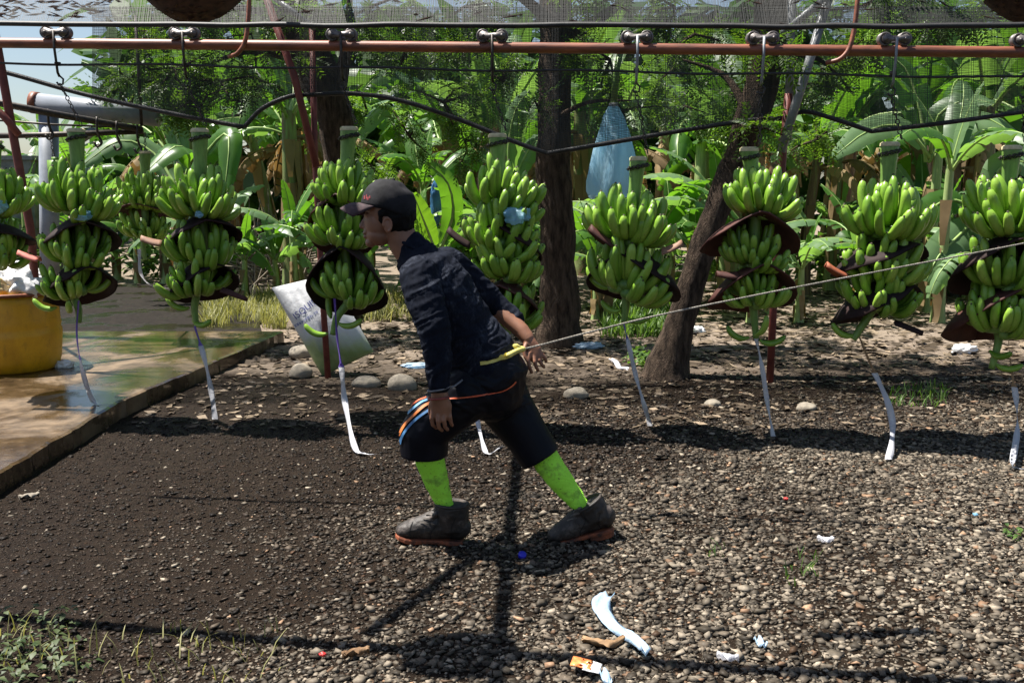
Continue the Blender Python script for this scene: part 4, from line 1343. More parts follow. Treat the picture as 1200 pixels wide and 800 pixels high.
bp(941, 345, 3.1, 0.85, 'slim dark stemmed banana plant right of the red post', BG, stem=3, nl=7, wid=0.75)
bp(972, 340, 5.0, 0.9, 'slim banana plant left of the rust flap bunch', BG, stem=0, nl=7, wid=0.7)
bp(683, 322, 0.9, 1.05, 'banana plant with broad brown stem between trunk and blue bag', BG, stem=1, nl=8, wid=1.3)
bp(815, 342, 4.4, 0.95, 'banana plant with pale leaning green stem behind the blue bag bunch', BG, stem='y', nl=6, tilt=(0, -0.12), dead=0, wid=1.1)
bp(352, 318, 1.4, 1.05, 'banana plant with leaning stem behind the brushwood', BG, stem=2, nl=7, tilt=(0, -0.16), wid=1.1)
bp(322, 312, 0.2, 1.0, 'banana plant with shaggy dry stem left of the leaning one', BG, stem=3, nl=7, tilt=(0, -0.05))
bp(500, 345, 2.7, 0.62, 'low banana plant with a bright yellow green leaf behind the man\'s neck', BG, stem='y', nl=7, dead=0, pale=0.0)
bp(560, 330, 0.0, 1.0, 'banana plant with pale folded leaves left of the thick trunk', BG, stem=0, nl=9, pale=0.8)
bp(205, 322, 2.0, 0.9, 'banana plant with big glossy leaves above the small far bunch', BG, stem=1, nl=9, pale=0.2)
PLACES = [(40, 'behind the leaning left post'), (100, 'behind the white pipe'), (180, 'behind the small far bunch'), (240, 'above the slab edge bunch'), (300, 'behind the brushwood'), (365, 'behind the first red post'), (430, 'behind the bunch at the cap'), (500, 'behind the walking man'), (570, 'behind the loosely spread bunch'), (645, 'behind the thick trunk'), (715, 'behind the blue bag'), (780, 'between blue bag and leaning trunk'), (850, 'behind the leaning trunk'), (920, 'behind the grey pipe struts'), (985, 'left of the rust flap bunch'), (1045, 'behind the rust flap bunch'), (1110, 'between the last two bunches'), (1180, 'behind the right edge bunch')]
def plant_label(px, depth):
    w = min(PLACES, key=lambda q: abs(q[0] - px))[1]
    return 'tall banana plant in the %s rows, %s' % (depth, w)
for row, (y, step, sc) in enumerate([(13.6, 2.7, 1.0), (16.2, 2.4, 1.05), (19.2, 2.5, 1.12), (22.5, 2.5, 1.2), (25.5, 2.3, 1.3)]):
    half = 0.56 * y + 0.6; x = -half + random.uniform(0, step)
    while x < half + 1.0:
        yy = y + random.uniform(-0.7, 0.7)
        px = 600 + x / yy * FPX
        if not (px < 150 and y < 20):
            banana_plant(x, yy, random.uniform(0, 6.28), sc * random.uniform(0.86, 1.12) * (0.72 if px < 190 else 1), plant_label(px, 'near middle back far farthest'.split()[row]), BG, stem=random.randrange(4), nl=random.choice([5, 6, 7]), pale=0.4, hs=random.uniform(0.85, 1.1))
        x += step * random.uniform(0.75, 1.3)

# low suckers whose broad leaves catch the sun between the stems
for i in range(39):
    px = 40 + i * 31 + random.uniform(-12, 12); y = random.uniform(10.6, 14.5)
    if 640 < px < 690: y += 1.5
    if px < 235: y = random.uniform(15.2, 17.0)
    x = (px - 600) / FPX * y; sc = random.uniform(0.42, 0.66)
    banana_plant(x, y, random.uniform(0, 6.28), sc, ('low banana sucker, broad sunlit leaves, ' if sc > 0.53 else 'small banana sucker, ') + ('near the yard ' if y < 12.4 else 'farther in ') + min(PLACES, key=lambda q: abs(q[0] - px))[1], BG, stem='y', nl=random.choice([6, 7, 8]), pale=0.45, dead=0, hs=random.uniform(0.5, 0.8))
# big single leaves that can be recognised in the photograph, on plants standing where the leaves start
def shaped_leaf(plant, pts, W, mat, tear=0.2, droop=0.3, up=(0, -0.75, 0.65), seed=1, petiole=0.1):
    sp = lerp_path(pts, 3)
    mb = leaf_geo(sp, W, Vector(up).normalized(), tear, droop, seed, petiole)
    o = build(mb, 'leaf', [M[mat], M['midrib']], plant)
    return o
def leaf_plant(px, py, topy, r, label, leaves, stem='y'):
    g = gnd(px, py); H = at(px, topy, g.y).z
    p = thing('banana_plant', g, label, 'banana plant', BG)
    me = STEM_Y if stem == 'y' else STEM[stem]
    inst('stem', me, p, Matrix.Diagonal((r / 0.1, r / 0.1, H / 2.35, 1)))
    for (pts, W, mat, te, dr, up) in leaves:
        shaped_leaf(p, [at(a, c, g.y + dy) for a, c, dy in pts], W, mat, te, dr, up, seed=int(pts[0][0]))
    return p
leaf_plant(1085, 366, 180, 0.07, 'banana plant whose long grey green leaf lies across the right side below the net hem',
  [([(1090, 185, 0), (1060, 150, -.05), (1020, 152, -.2), (975, 185, -.4)], 0.20, 'bleaf_pale', 0.2, 0.3, (0, -0.8, 0.6)),
   ([(1090, 180, 0), (1100, 135, -.1), (1135, 117, -.2), (1010, 148, -.6)][:3] + [(1165, 122, -.4)], 0.17, 'bleaf_pale', 0.1, 0.3, (0, -0.7, 0.7)),
   ([(1088, 190, 0), (1115, 150, .1), (1160, 140, .0), (1205, 175, -.3)], 0.26, 'bleaf_pale', 0.5, 0.4, (0, -0.8, 0.6)),
   ([(1085, 190, 0), (1078, 130, .1), (1060, 80, .2), (1030, 60, .2)], 0.24, 'bleaf', 0.4, 0.4, (0, -0.8, 0.5))])
leaf_plant(598, 352, 220, 0.08, 'banana plant with shiny grey folded leaves beside the thick trunk',
  [([(598, 225, 0), (596, 175, -.1), (604, 130, -.2), (622, 104, -.3)], 0.20, 'bleaf_pale', 0.5, 0.5, (-0.3, -0.8, 0.3)),
   ([(598, 225, 0), (612, 190, -.1), (625, 168, -.2), (632, 165, -.4)], 0.17, 'bleaf_pale', 0.2, 0.5, (-0.3, -0.8, 0.4)),
   ([(598, 228, 0), (575, 195, 0), (545, 180, -.2), (505, 215, -.4)], 0.22, 'bleaf', 0.4, 0.5, (0, -0.8, 0.5))])
leaf_plant(212, 352, 225, 0.08, 'banana plant with a big dark glossy leaf arching between the two left bunches',
  [([(212, 228, 0), (222, 185, -.2), (205, 172, -.5), (168, 205, -.8)], 0.24, 'bleaf', 0.05, 0.4, (0, -0.55, 0.8)),
   ([(212, 228, 0), (245, 175, 0), (268, 160, -.2), (262, 235, -.5)], 0.22, 'bleaf', 0.2, 0.5, (0, -0.8, 0.5)),
   ([(212, 228, 0), (180, 180, .2), (140, 165, .1), (95, 195, -.1)], 0.22, 'bleaf_pale', 0.3, 0.5, (0, -0.8, 0.6)),
   ([(212, 225, 0), (205, 150, .2), (150, 95, .1), (95, 72, -.1)], 0.20, 'bleaf_pale', 0.1, 0.4, (0, -0.8, 0.6))])
leaf_plant(512, 372, 300, 0.05, 'small banana sucker with a bright yellow green leaf at the man\'s nape',
  [([(512, 300, 0), (500, 265, -.1), (492, 240, -.2), (486, 218, -.3)], 0.15, 'bleaf_bright', 0.2, 0.2, (0.5, -0.85, 0.2)),
   ([(512, 300, 0), (530, 255, 0), (525, 215, -.1), (500, 190, -.2)], 0.15, 'bleaf', 0.2, 0.3, (0.3, -0.85, 0.3))]) if False else None
M['bleaf_bright'] = leaf_mat('young_banana_leaf', (0.09, 0.19, 0.025), (0.15, 0.27, 0.035), 0.5, (1.5, 1.6, 0.5), 2.0, 0.4)
leaf_plant(512, 372, 300, 0.05, 'small banana sucker with a bright yellow green leaf at the man\'s nape',
  [([(512, 300, 0), (503, 275, -.1), (494, 252, -.2), (484, 226, -.3)], 0.15, 'bleaf_bright', 0.2, 0.2, (0.5, -0.85, 0.2)),
   ([(512, 300, 0), (530, 255, 0), (525, 215, -.1), (500, 190, -.2)], 0.15, 'bleaf', 0.2, 0.3, (0.3, -0.85, 0.3))])
leaf_plant(1150, 372, 232, 0.06, 'banana plant with a wide pale leaf under the right edge bunch',
  [([(1150, 250, 0), (1170, 200, 0), (1200, 190, -.1), (1250, 230, -.2)], 0.22, 'bleaf_pale', 0.2, 0.3, (0, -0.8, 0.6)),
   ([(1150, 250, 0), (1130, 270, -.3), (1100, 300, -.5), (1085, 330, -.6)], 0.22, 'bleaf_pale', 0.1, 0.3, (0, -0.9, 0.4)),
   ([(1150, 250, 0), (1120, 235, -.1), (1090, 245, -.2), (1050, 290, -.4)], 0.2, 'bleaf', 0.2, 0.3, (0, -0.8, 0.6))])

# ------------------------------------------------------------------ feathery leaved trees
M['fleaf'] = leaf_mat('small_leaflet', (0.040, 0.085, 0.018), (0.10, 0.185, 0.036), 0.48, (1.9, 1.9, 0.5), 1.2, 0.45, per_object=False)
def frond_block(C, D, L, n_pair, seedn):
    """many compound leaves: C centres (n,3), D unit directions (n,3), L lengths (n)"""
    n = len(C)
    up = np.tile(np.array([0, 0, 1.0]), (n, 1)) + rng.normal(0, 0.35, (n, 3))
    S = np.cross(D, up); S /= np.linalg.norm(S, axis=1)[:, None] + 1e-9
    N = np.cross(S, D)
    quads = []
    for j in range(n_pair):
        u = (j + 0.8) / n_pair
        base = C + D * (L * u)[:, None] - N * (0.35 * L * u * u)[:, None]
        ll = L * 0.30 * (1 - 0.5 * abs(u - 0.45)) ; w = ll * 0.17
        for sd in (-1, 1):
            dv = S * sd * 0.82 + D * 0.55 - N * (0.25 + rng.uniform(-0.2, 0.3, (n, 1)))
            dv /= np.linalg.norm(dv, axis=1)[:, None]
            ww = np.cross(dv, N); ww /= np.linalg.norm(ww, axis=1)[:, None] + 1e-9
            a = base; b_ = base + dv * (ll * 0.45)[:, None] + ww * w[:, None]; c = base + dv * ll[:, None]; d = base + dv * (ll * 0.45)[:, None] - ww * w[:, None]
            quads.append(np.stack([a, b_, c, d], 1))
    V = np.concatenate(quads, 0).reshape(-1, 3)
    F = np.arange(len(V)).reshape(-1, 4)
    return V, F

def tree(name, trunk_pts, radii, limbs, clumps, label, cat='tree', frond=0.19, dens=0.72, group='trees standing behind the bunches'):
    t_ = thing(name, trunk_pts[0], label, cat, group)
    mb = MB(); n = 22
    # knobbly trunk
    P_ = lerp_path(trunk_pts, 8); m_ = len(P_); rad = np.interp(np.linspace(0, len(radii) - 1, m_), range(len(radii)), radii)
    o0 = len(mb.v); mb.tube(P_, list(rad), n)
    for i in range(o0, len(mb.v)):
        k = (i - o0) // n; c = P_[k]; v = Vector(mb.v[i]); d = v - c
        s_ = 1 + 0.14 * noise.noise(v * 3.1) + 0.09 * noise.noise(v * 9) + 0.04 * noise.noise(Vector((v.x * 22, v.y * 22, v.z * 5)))
        mb.v[i] = tuple(c + d * s_)
    build(mb, 'trunk', M['bark'], t_)
    mb = MB()
    for pts, r0 in limbs:
        q = lerp_path(pts, 5); mb.tube(q, [r0 * (1 - 0.8 * i / (len(q) - 1)) for i in range(len(q))], 8)
    Cs, Ds, Ls = [], [], []
    for (c, r_, nf) in clumps:
        nf = int(nf * dens); c = np.array(c)
        # twigs of the clump
        nb = max(3, nf // 24)
        for k in range(nb):
            d = rng.normal(0, 1, 3); d[2] *= 0.7; d /= np.linalg.norm(d)
            end = c + d * np.array(r_) * rng.uniform(0.55, 1.0)
            mid_ = (c + end) / 2 + rng.normal(0, 0.05, 3)
            mb.tube([Vector(c), Vector(mid_), Vector(end)], [0.014, 0.009, 0.004], 5)
            kk = max(4, nf // nb)
            for j in range(kk):
                u = rng.uniform(0.25, 1.05)
                p = (c * (1 - u) + end * u) + rng.normal(0, 0.03, 3)
                dd = d * 0.4 + rng.normal(0, 0.8, 3); dd[2] -= 0.15; dd /= np.linalg.norm(dd)
                Cs.append(p); Ds.append(dd); Ls.append(rng.uniform(0.7, 1.25) * frond)
    o = build(mb, 'branches', M['bark'], t_); tag(o, kind='stuff')
    V, F = frond_block(np.array(Cs), np.array(Ds), np.array(Ls), 7, 0)
    base = np.array(WL[t_.name]); 
    o = np_mesh('crown', V - base, F, M['fleaf'], False, parent=t_)
    tag(o, kind='stuff')
    return t_
def clump(px, py, Y, rx, ry, rz, n): return (tuple(at(px, py, Y)), (rx, ry, rz), n)

g = gnd(655, 404); Yt = g.y
tree('tree', [g + Vector((0, 0, -0.1)), g + Vector((0, 0, 0.22)), at(655, 320, Yt), at(649, 200, Yt), at(650, 100, Yt + .1), at(652, 20, Yt + .15), at(650, -120, Yt + .3), at(640, -260, Yt + .3)], [0.27, 0.195, 0.168, 0.155, 0.15, 0.15, 0.14, 0.09],
     [([at(650, 30, Yt), at(600, -10, Yt - .4), at(520, -40, Yt - .8)], 0.06), ([at(650, 60, Yt), at(720, 10, Yt + .2), at(800, -40, Yt + .1)], 0.07), ([at(648, 140, Yt), at(690, 120, Yt - .3), at(740, 118, Yt - .5)], 0.03)],
     [clump(545, 8, Yt - .2, .6, .4, .28, 130), clump(700, 6, Yt - .2, .5, .4, .28, 110), clump(440, 6, Yt - .1, .6, .4, .28, 120), clump(655, 55, Yt - .45, .38, .3, .3, 70), clump(632, 130, Yt - .35, .25, .2, .2, 34), clump(520, 120, Yt + .4, .55, .5, .45, 190), clump(470, 70, Yt + .6, .6, .6, .45, 190), clump(545, 50, Yt + .2, .6, .5, .4, 170), clump(590, 95, Yt + .3, .4, .5, .4, 110), clump(730, 130, Yt - .2, .45, .5, .35, 150), clump(715, 70, Yt + .1, .5, .5, .45, 160),
      clump(790, 80, Yt + .4, .5, .5, .4, 150), clump(600, -40, Yt, .9, .8, .5, 200), clump(730, -60, Yt, .9, .8, .5, 200), clump(520, -60, Yt, .8, .7, .4, 150), clump(480, 160, Yt + .8, .45, .4, .4, 120), clump(545, 165, Yt + .5, .35, .4, .3, 80)],
     'tree with thick upright dark brown trunk just right of the man\'s back')
g = gnd(785, 440); Yt = g.y
tree('tree', [g + Vector((-.03, 0, -0.1)), g + Vector((0.0, 0, 0.15)), at(800, 370, Yt), at(830, 270, Yt + .05), at(862, 190, Yt + .1), at(893, 100, Yt + .15), at(908, 0, Yt + .2), at(920, -150, Yt + .3)], [0.24, 0.15, 0.108, 0.10, 0.11, 0.135, 0.145, 0.09],
     [([at(895, 90, Yt), at(930, 30, Yt + .3), at(1000, -20, Yt + .3)], 0.05), ([at(880, 140, Yt), at(850, 90, Yt + .3), at(800, 70, Yt + .4)], 0.04), ([at(900, 60, Yt), at(960, 70, Yt + .5), at(1000, 110, Yt + .6)], 0.03)],
     [clump(1010, 8, Yt + .3, .6, .4, .28, 130), clump(1110, 14, Yt + .3, .6, .4, .28, 120), clump(790, 8, Yt + .2, .5, .4, .28, 110), clump(880, 150, Yt - .4, .28, .2, .2, 44), clump(905, 60, Yt - .4, .3, .3, .25, 55), clump(960, 100, Yt + .7, .45, .4, .35, 170), clump(990, 60, Yt + .8, .5, .5, .35, 150), clump(855, 110, Yt + .7, .4, .5, .4, 130), clump(815, 40, Yt + .7, .5, .5, .35, 130), clump(1080, 10, Yt + .6, .7, .5, .35, 170), clump(955, 165, Yt + .9, .35, .4, .25, 90), clump(1000, -70, Yt, .9, .8, .4, 170), clump(1170, -10, Yt + .5, .6, .5, .3, 110), clump(800, 130, Yt + .9, .3, .4, .35, 90), clump(860, -60, Yt, .8, .7, .4, 140)],
     'tree with dark trunk leaning to the right behind the three tier bunch')
g = gnd(402, 388); Yt = g.y
tree('tree', [g + Vector((0, 0, -0.1)), at(403, 300, Yt), at(398, 200, Yt), at(390, 130, Yt), at(362, 60, Yt), at(345, -30, Yt), at(330, -150, Yt)], [0.19, 0.155, 0.14, 0.19, 0.21, 0.19, 0.10],
     [([at(395, 110, Yt), at(405, 60, Yt), at(412, -30, Yt)], 0.09), ([at(370, 80, Yt), at(300, 60, Yt - .4), at(230, 80, Yt - .7)], 0.05), ([at(360, 50, Yt), at(290, 10, Yt - .3), at(200, 20, Yt - .6)], 0.05)],
     [clump(330, 10, Yt - .8, .6, .4, .3, 120), clump(230, 12, Yt - .8, .6, .4, .3, 110), clump(155, 95, Yt - 1, .45, .5, .4, 150), clump(205, 80, Yt - 1, .5, .5, .4, 190), clump(260, 95, Yt - .8, .55, .5, .45, 210), clump(300, 60, Yt - .5, .5, .5, .45, 170), clump(235, 125, Yt - 1, .5, .5, .25, 150), clump(150, 125, Yt - 1, .35, .4, .2, 60), clump(430, 60, Yt + .3, .5, .5, .5, 150), clump(430, 130, Yt + .5, .4, .4, .4, 130), clump(200, 30, Yt - .6, .6, .5, .35, 140), clump(440, 200, Yt + .8, .4, .4, .35, 110), clump(270, -20, Yt, .8, .7, .4, 160), clump(420, -50, Yt, .8, .7, .4, 160)],
     'forked dark tree trunk behind the red post and the bunch in front of the cap')

# ------------------------------------------------------------------ farthest leaves reading as one mass
def far_mass():
    n = 5200
    x = rng.uniform(-19, 22, n); y = rng.uniform(26, 31, n); z = rng.uniform(0, 1, n) ** 0.9 * 6.4
    px = 600 + x / y * FPX
    lim = np.where(px < 130, 2.3, 9); k = z < lim; x, y, z = x[k], y[k], z[k]; n = len(x)
    az = rng.uniform(0, 6.28, n); L = rng.uniform(0.7, 1.7, n); w = L * rng.uniform(0.12, 0.22, n); el = rng.uniform(-1.0, 0.9, n)
    D = np.stack([np.cos(az) * np.cos(el), np.sin(az) * np.cos(el), np.sin(el)], -1); S = np.stack([-np.sin(az), np.cos(az), rng.normal(0, 0.4, n)], -1)
    C = np.stack([x, y, z], -1)
    V = []
    for u, ww in ((0, 0.15), (0.35, 1.0), (0.75, 0.8), (1.0, 0.05)):
        c = C + D * (L * u)[:, None] - np.array([0, 0, 1.0]) * (0.35 * L * u * u)[:, None]
        V += [c - S * (w * ww)[:, None], c + S * (w * ww)[:, None]]
    V = np.stack(V, 1).reshape(-1, 3); i = np.arange(n)[:, None] * 8
    F = np.concatenate([i + np.array([[a, a + 1, a + 3, a + 2]]) for a in (0, 2, 4)], 0)
    o = np_mesh('far_plantation', V, F, leaf_mat('far_leaf', (0.025, 0.065, 0.015), (0.06, 0.13, 0.028), 0.4, (1.5, 1.7, 0.55), 0.4, 0.45, per_object=False), True)
    tag(o, 'dense green leaves at the far end of the plantation', 'plantation', kind='stuff')
far_mass()

# ------------------------------------------------------------------ undergrowth, grass and weeds
M['weed'] = leaf_mat('weed_leaf', (0.045, 0.10, 0.02), (0.12, 0.20, 0.045), 0.4, (1.4, 1.5, 0.6), 2.0, 0.5, per_object=False)
M['weed_dull'] = leaf_mat('dull_weed_leaf', (0.030, 0.055, 0.015), (0.085, 0.11, 0.038), 0.3, (1.3, 1.3, 0.6), 2.0, 0.55, per_object=False)
M['grass'] = leaf_mat('dry_yellow_grass', (0.16, 0.17, 0.06), (0.34, 0.32, 0.14), 0.35, (1.2, 1.2, 0.6), 2.0, 0.6, per_object=False)
def blades(name, pts, h, w, mat, label, cat, lean=0.5, droop=0.5):
    pts = np.array(pts); n = len(pts)
    hh = h * rng.uniform(0.5, 1.25, n); az = rng.uniform(0, 6.28, n); ln = rng.uniform(0.1, 1, n) * lean
    d = np.stack([np.cos(az), np.sin(az), np.zeros(n)], -1); s = np.stack([-np.sin(az), np.cos(az), np.zeros(n)], -1)
    V = []
    for u, ww in ((0, 1.0), (0.5, 0.9), (0.85, 0.6), (1.0, 0.08)):
        c = pts + d * (hh * ln * u ** 1.6)[:, None] + np.array([0, 0, 1.0]) * (hh * (u - droop * ln * u * u * 0.6))[:, None]
        V += [c - s * (w * ww / 2), c + s * (w * ww / 2)]
    V = np.stack(V, 1).reshape(-1, 3); i = np.arange(n)[:, None] * 8
    F = np.concatenate([i + np.array([[a, a + 1, a + 3, a + 2]]) for a in (0, 2, 4)], 0)
    o = np_mesh(name, V, F, M[mat], True)
    tag(o, label, cat, kind='stuff'); return o
def scatter(px0, px1, py0, py1, n):
    out = []
    while len(out) < n:
        g_ = gnd(random.uniform(px0, px1), random.uniform(py0, py1))
        if noise.noise(Vector((g_.x * 2.2, g_.y * 1.4, 4))) > random.uniform(-0.5, 0.35): out.append((g_.x, g_.y, gh(g_.x, g_.y) - 0.005))
    return out
blades('grass', scatter(238, 335, 348, 386, 2600), 0.20, 0.010, 'grass', 'sunlit pale yellow grass tuft between slab and brushwood', 'grass', 0.8)
blades('grass', scatter(425, 500, 345, 378, 900), 0.16, 0.010, 'grass', 'thin pale grass beyond the white sack', 'grass', 0.8)
blades('grass', scatter(705, 800, 352, 396, 1500), 0.24, 0.016, 'weed', 'fresh green grass behind the bunch by the blue bag', 'grass', 0.8)
def leafy(name, pts, h, L, mat, label, cat, nl=7, jit=0.6):
    V = []; F = []
    for (x, y, z) in pts:
        H = h * random.uniform(0.5, 1.2)
        for i in range(nl):
            az = random.uniform(0, 6.28); zz = z + H * random.uniform(0.25, 1.0); l = L * random.uniform(0.6, 1.2); el = random.uniform(-0.4, 0.7)
            d = Vector((math.cos(az) * math.cos(el), math.sin(az) * math.cos(el), math.sin(el))); s = Vector((-math.sin(az), math.cos(az), random.uniform(-.3, .3)))
            c = Vector((x, y, zz)) + d * 0.02
            o = len(V); w = l * random.uniform(0.22, 0.34)
            V += [c, c + d * l * 0.4 - s * w + Vector((0, 0, w * 0.3)), c + d * l * 0.45, c + d * l * 0.4 + s * w + Vector((0, 0, w * 0.3)), c + d * l - Vector((0, 0, l * 0.25))]
            F += [(o, o + 1, o + 2), (o, o + 2, o + 3), (o + 1, o + 4, o + 2), (o + 2, o + 4, o + 3)]
    o = np_mesh(name, np.array([tuple(v) for v in V]), np.array(F), M[mat], False)
    tag(o, label, cat, kind='stuff'); return o
leafy('weeds', scatter(-60, 105, 728, 830, 52), 0.05, 0.034, 'weed_dull', 'low broad leaved weeds in the lower left corner', 'weeds', 6)
blades('dry_grass', scatter(-20, 330, 735, 812, 110), 0.09, 0.0045, 'grass', 'sparse dry grass stalks along the lower left edge', 'grass', 1.0)
leafy('weeds', scatter(740, 790, 418, 440, 22), 0.14, 0.07, 'weed', 'small dark weeds at the foot of the leaning trunk', 'weeds', 9)
leafy('undergrowth', [p for a in ((-60, 300, 322, 332), (480, 640, 330, 352), (690, 1000, 322, 342), (1000, 1240, 330, 350)) for p in scatter(*a, 90)], 0.7, 0.26, 'weed', 'low broad leaves growing under the banana plants', 'undergrowth', 12)
blades('grass', scatter(1040, 1110, 455, 478, 130), 0.09, 0.008, 'weed', 'tiny green grass clump right of the broad ribbon', 'grass', 0.9)
blades('grass', scatter(920, 960, 655, 690, 26), 0.06, 0.006, 'weed', 'a few green blades in the pale gravel', 'grass', 0.9)
blades('grass', scatter(828, 852, 640, 655, 14), 0.05, 0.006, 'weed', 'tiny green sprout in the gravel right of the rear boot', 'grass', 0.9)
leafy('weeds', scatter(1182, 1206, 622, 634, 7), 0.03, 0.035, 'weed', 'small bright green seedling at the right edge of the gravel', 'weeds', 5)

# ------------------------------------------------------------------ brushwood heap
mb = MB()
for i in range(170):
    px = random.uniform(278, 366); py = random.uniform(318, 338)
    g_ = gnd(px, py); L = random.uniform(0.5, 1.5); a = random.uniform(0, 6.28)
    el = random.choice([random.uniform(0.0, 0.35), random.uniform(0.8, 1.5)])
    d = Vector((math.cos(a) * math.cos(el), math.sin(a) * math.cos(el) * 0.6, math.sin(el)))
    p = g_ + Vector((0, 0, random.uniform(0.02, 0.45) if el < 0.5 else 0.0))
    pts = [p, p + d * L * 0.5 + Vector((random.uniform(-.06, .06), 0, random.uniform(-.03, .05))), p + d * L]
    pts = [Vector((q.x, q.y, max(q.z, 0.02))) for q in pts]
    mb.tube(pts, [0.017, 0.013, 0.006], 5, cap=False)
tag(build(mb, 'brushwood_heap', M['twig']), 'tangled heap of dry brushwood beside the leaning banana stems', 'brushwood', kind='stuff')
# ------------------------------------------------------------------ yellow barrel with bags
bc = gnd(12, 438, SZ); bY = bc.y + 0.25
bx = at(16, 430, bY).x
bz = SZ
kx = bY / FPX
Hb = 0.0
zt = at(16, 341, bY).z
Hb = zt - SZ; rb = 56 * kx
barrel = thing('yellow_barrel', (bx, bY, SZ), 'yellow plastic barrel filled with bags at the left edge on the wet slab', 'barrel')
mb = MB()
mb.lathe((bx, bY, SZ), [(rb * 0.86, 0.0), (rb * 0.90, 0.012), (rb * 0.955, Hb * 0.14), (rb * 0.985, Hb * 0.34), (rb * 1.0, Hb * 0.44), (rb * 1.0, Hb * 0.50), (rb * 0.975, Hb * 0.53), (rb * 0.99, Hb * 0.57), (rb * 0.975, Hb * 0.66), (rb * 0.955, Hb * 0.85), (rb * 0.93, Hb * 0.97), (rb * 0.89, Hb * 0.97), (rb * 0.90, Hb * 0.5), (rb * 0.8, 0.05)], 40)
build(mb, 'body', M['yellow'], barrel)
mb = MB(); ang = np.linspace(0, 2 * math.pi, 41)
mb.tube([Vector((bx + rb * 0.94 * math.cos(a), bY + rb * 0.94 * math.sin(a), SZ + Hb * 0.985)) for a in ang], 0.014, 8)
build(mb, 'rim', M['rust_rail'], barrel)
mb = MB()
mb.tube(lerp_path([Vector((bx - 0.12, bY - rb * 0.97, SZ + Hb * 0.72)), Vector((bx - 0.06, bY - rb * 1.06, SZ + Hb * 0.70)), Vector((bx - 0.05, bY - rb * 1.05, SZ + Hb * 0.60)), Vector((bx - 0.12, bY - rb * 0.97, SZ + Hb * 0.57))], 4), 0.02, 8)
build(mb, 'handle', M['yellow'], barrel)
def crumple(c, r, mat, name, label, cat, sd, fq=2.2, amp=0.42, group=None):
    bm = bmesh.new(); bmesh.ops.create_icosphere(bm, subdivisions=4, radius=1.0)
    for v in bm.verts:
        q = v.co * fq + Vector((sd, sd * .7, 0))
        d = 1 + amp * noise.noise(q) + 0.22 * abs(noise.noise(q * 2.4)) + 0.08 * noise.noise(q * 6)
        v.co = Vector((v.co.x * r[0], v.co.y * r[1], v.co.z * r[2])) * d
    me = bpy.data.meshes.new(name); bm.to_mesh(me); bm.free(); me.materials.append(mat)
    me.polygons.foreach_set('use_smooth', [True] * len(me.polygons))
    o = bpy.data.objects.new(name, me); COL.objects.link(o); o.location = c
    return tag(o, label, cat, group)
zb = SZ + Hb
crumple((bx + 0.17, bY - 0.10, zb + 0.04), (0.13, 0.13, 0.11), M['white_bag'], 'plastic_bag', 'white plastic bag on top of the barrel at its right side', 'plastic bag', 1)
crumple((bx + 0.02, bY - 0.16, zb + 0.02), (0.15, 0.11, 0.09), M['tan_bag'], 'plastic_bag', 'yellowish brown bag in the middle of the barrel top', 'plastic bag', 4)
crumple((bx - 0.16, bY - 0.08, zb + 0.02), (0.14, 0.14, 0.09), M['white_bag'], 'plastic_bag', 'white bag at the left inside of the barrel', 'plastic bag', 9)
crumple((bx + 0.03, bY + 0.12, zb + 0.07), (0.17, 0.12, 0.11), M['white_bag'], 'plastic_bag', 'greyish bag at the back of the barrel top', 'plastic bag', 12)
crumple(tuple(gnd(75, 427, SZ + 0.02)), (0.07, 0.05, 0.035), M['white_bag'], 'plastic_scrap', 'crumpled white plastic on the slab right beside the barrel', 'plastic scrap', 15)

# ------------------------------------------------------------------ white pipe, second rail, grey tank at the left
Yp = 9.0
pp = thing('white_pipe', at(58, 215, Yp), 'thick white plastic pipe elbow on an upright white pipe at the upper left', 'pipe')
mb = MB(); mb.tube([at(44, 121, Yp), at(187, 137, Yp)], 0.088, 18); build(mb, 'cross_pipe', M['pvc'], pp)
mb = MB(); mb.tube([at(57, 135, Yp + .02), at(59, 380, Yp + .02)], 0.083, 18); build(mb, 'upright', M['pvc'], pp)
mb = MB(); a = at(44, 121, Yp); d = (at(187, 137, Yp) - a).normalized(); mb.tube([a - d * 0.05, a + d * 0.01], 0.096, 18); build(mb, 'end_cap', M['rust_rail'], pp)
mb = MB(); mb.tube([at(92, 165, Yp), at(112, 152, Yp)], 0.04, 12); build(mb, 'side_branch', M['pvc'], pp)
br = thing('branch_rail', at(80, 150, 8.3), 'dark branch rail with empty hooks behind the left bunches', 'rail')
mb = MB(); mb.tube([at(-40, 113, 7.8), at(60, 133, 8.2), at(150, 149, 8.7), at(166, 152, 8.8)], 0.028, 8); build(mb, 'rail_bar', M['dark_metal'], br)
mb = MB(); mb.tube([at(-40, 160, 8.6), at(60, 158, 8.7), at(168, 154, 8.8)], 0.024, 8); build(mb, 'cross_bar', M['dark_metal'], br)
mb = MB(); mb.tube([at(-40, 138, 8.4), at(60, 146, 8.5), at(166, 150, 8.8)], 0.010, 6); build(mb, 'wire', M['dark_metal'], br)
for i, (px, py) in enumerate([(58, 134), (115, 143), (138, 148), (162, 152)]):
    c = at(px, py, 8.3 + i * 0.15); mb = MB()
    mb.tube(lerp_path([c + Vector((0, -0.02, 0.04)), c + Vector((0, -0.03, -0.06)), c + Vector((0.0, 0, -0.12)), c + Vector((0.02, 0, -0.17)), c + Vector((-0.02, 0, -0.20)), c + Vector((-0.045, 0, -0.16))], 3), 0.010, 6)
    build(mb, 'hook', M['dark_metal'], br)
mb = MB(); chain(mb, at(58, 150, 8.3), at(64, 192, 8.3)); o = build(mb, 'chain', M['dark_metal'], br); tag(o, kind='stuff')
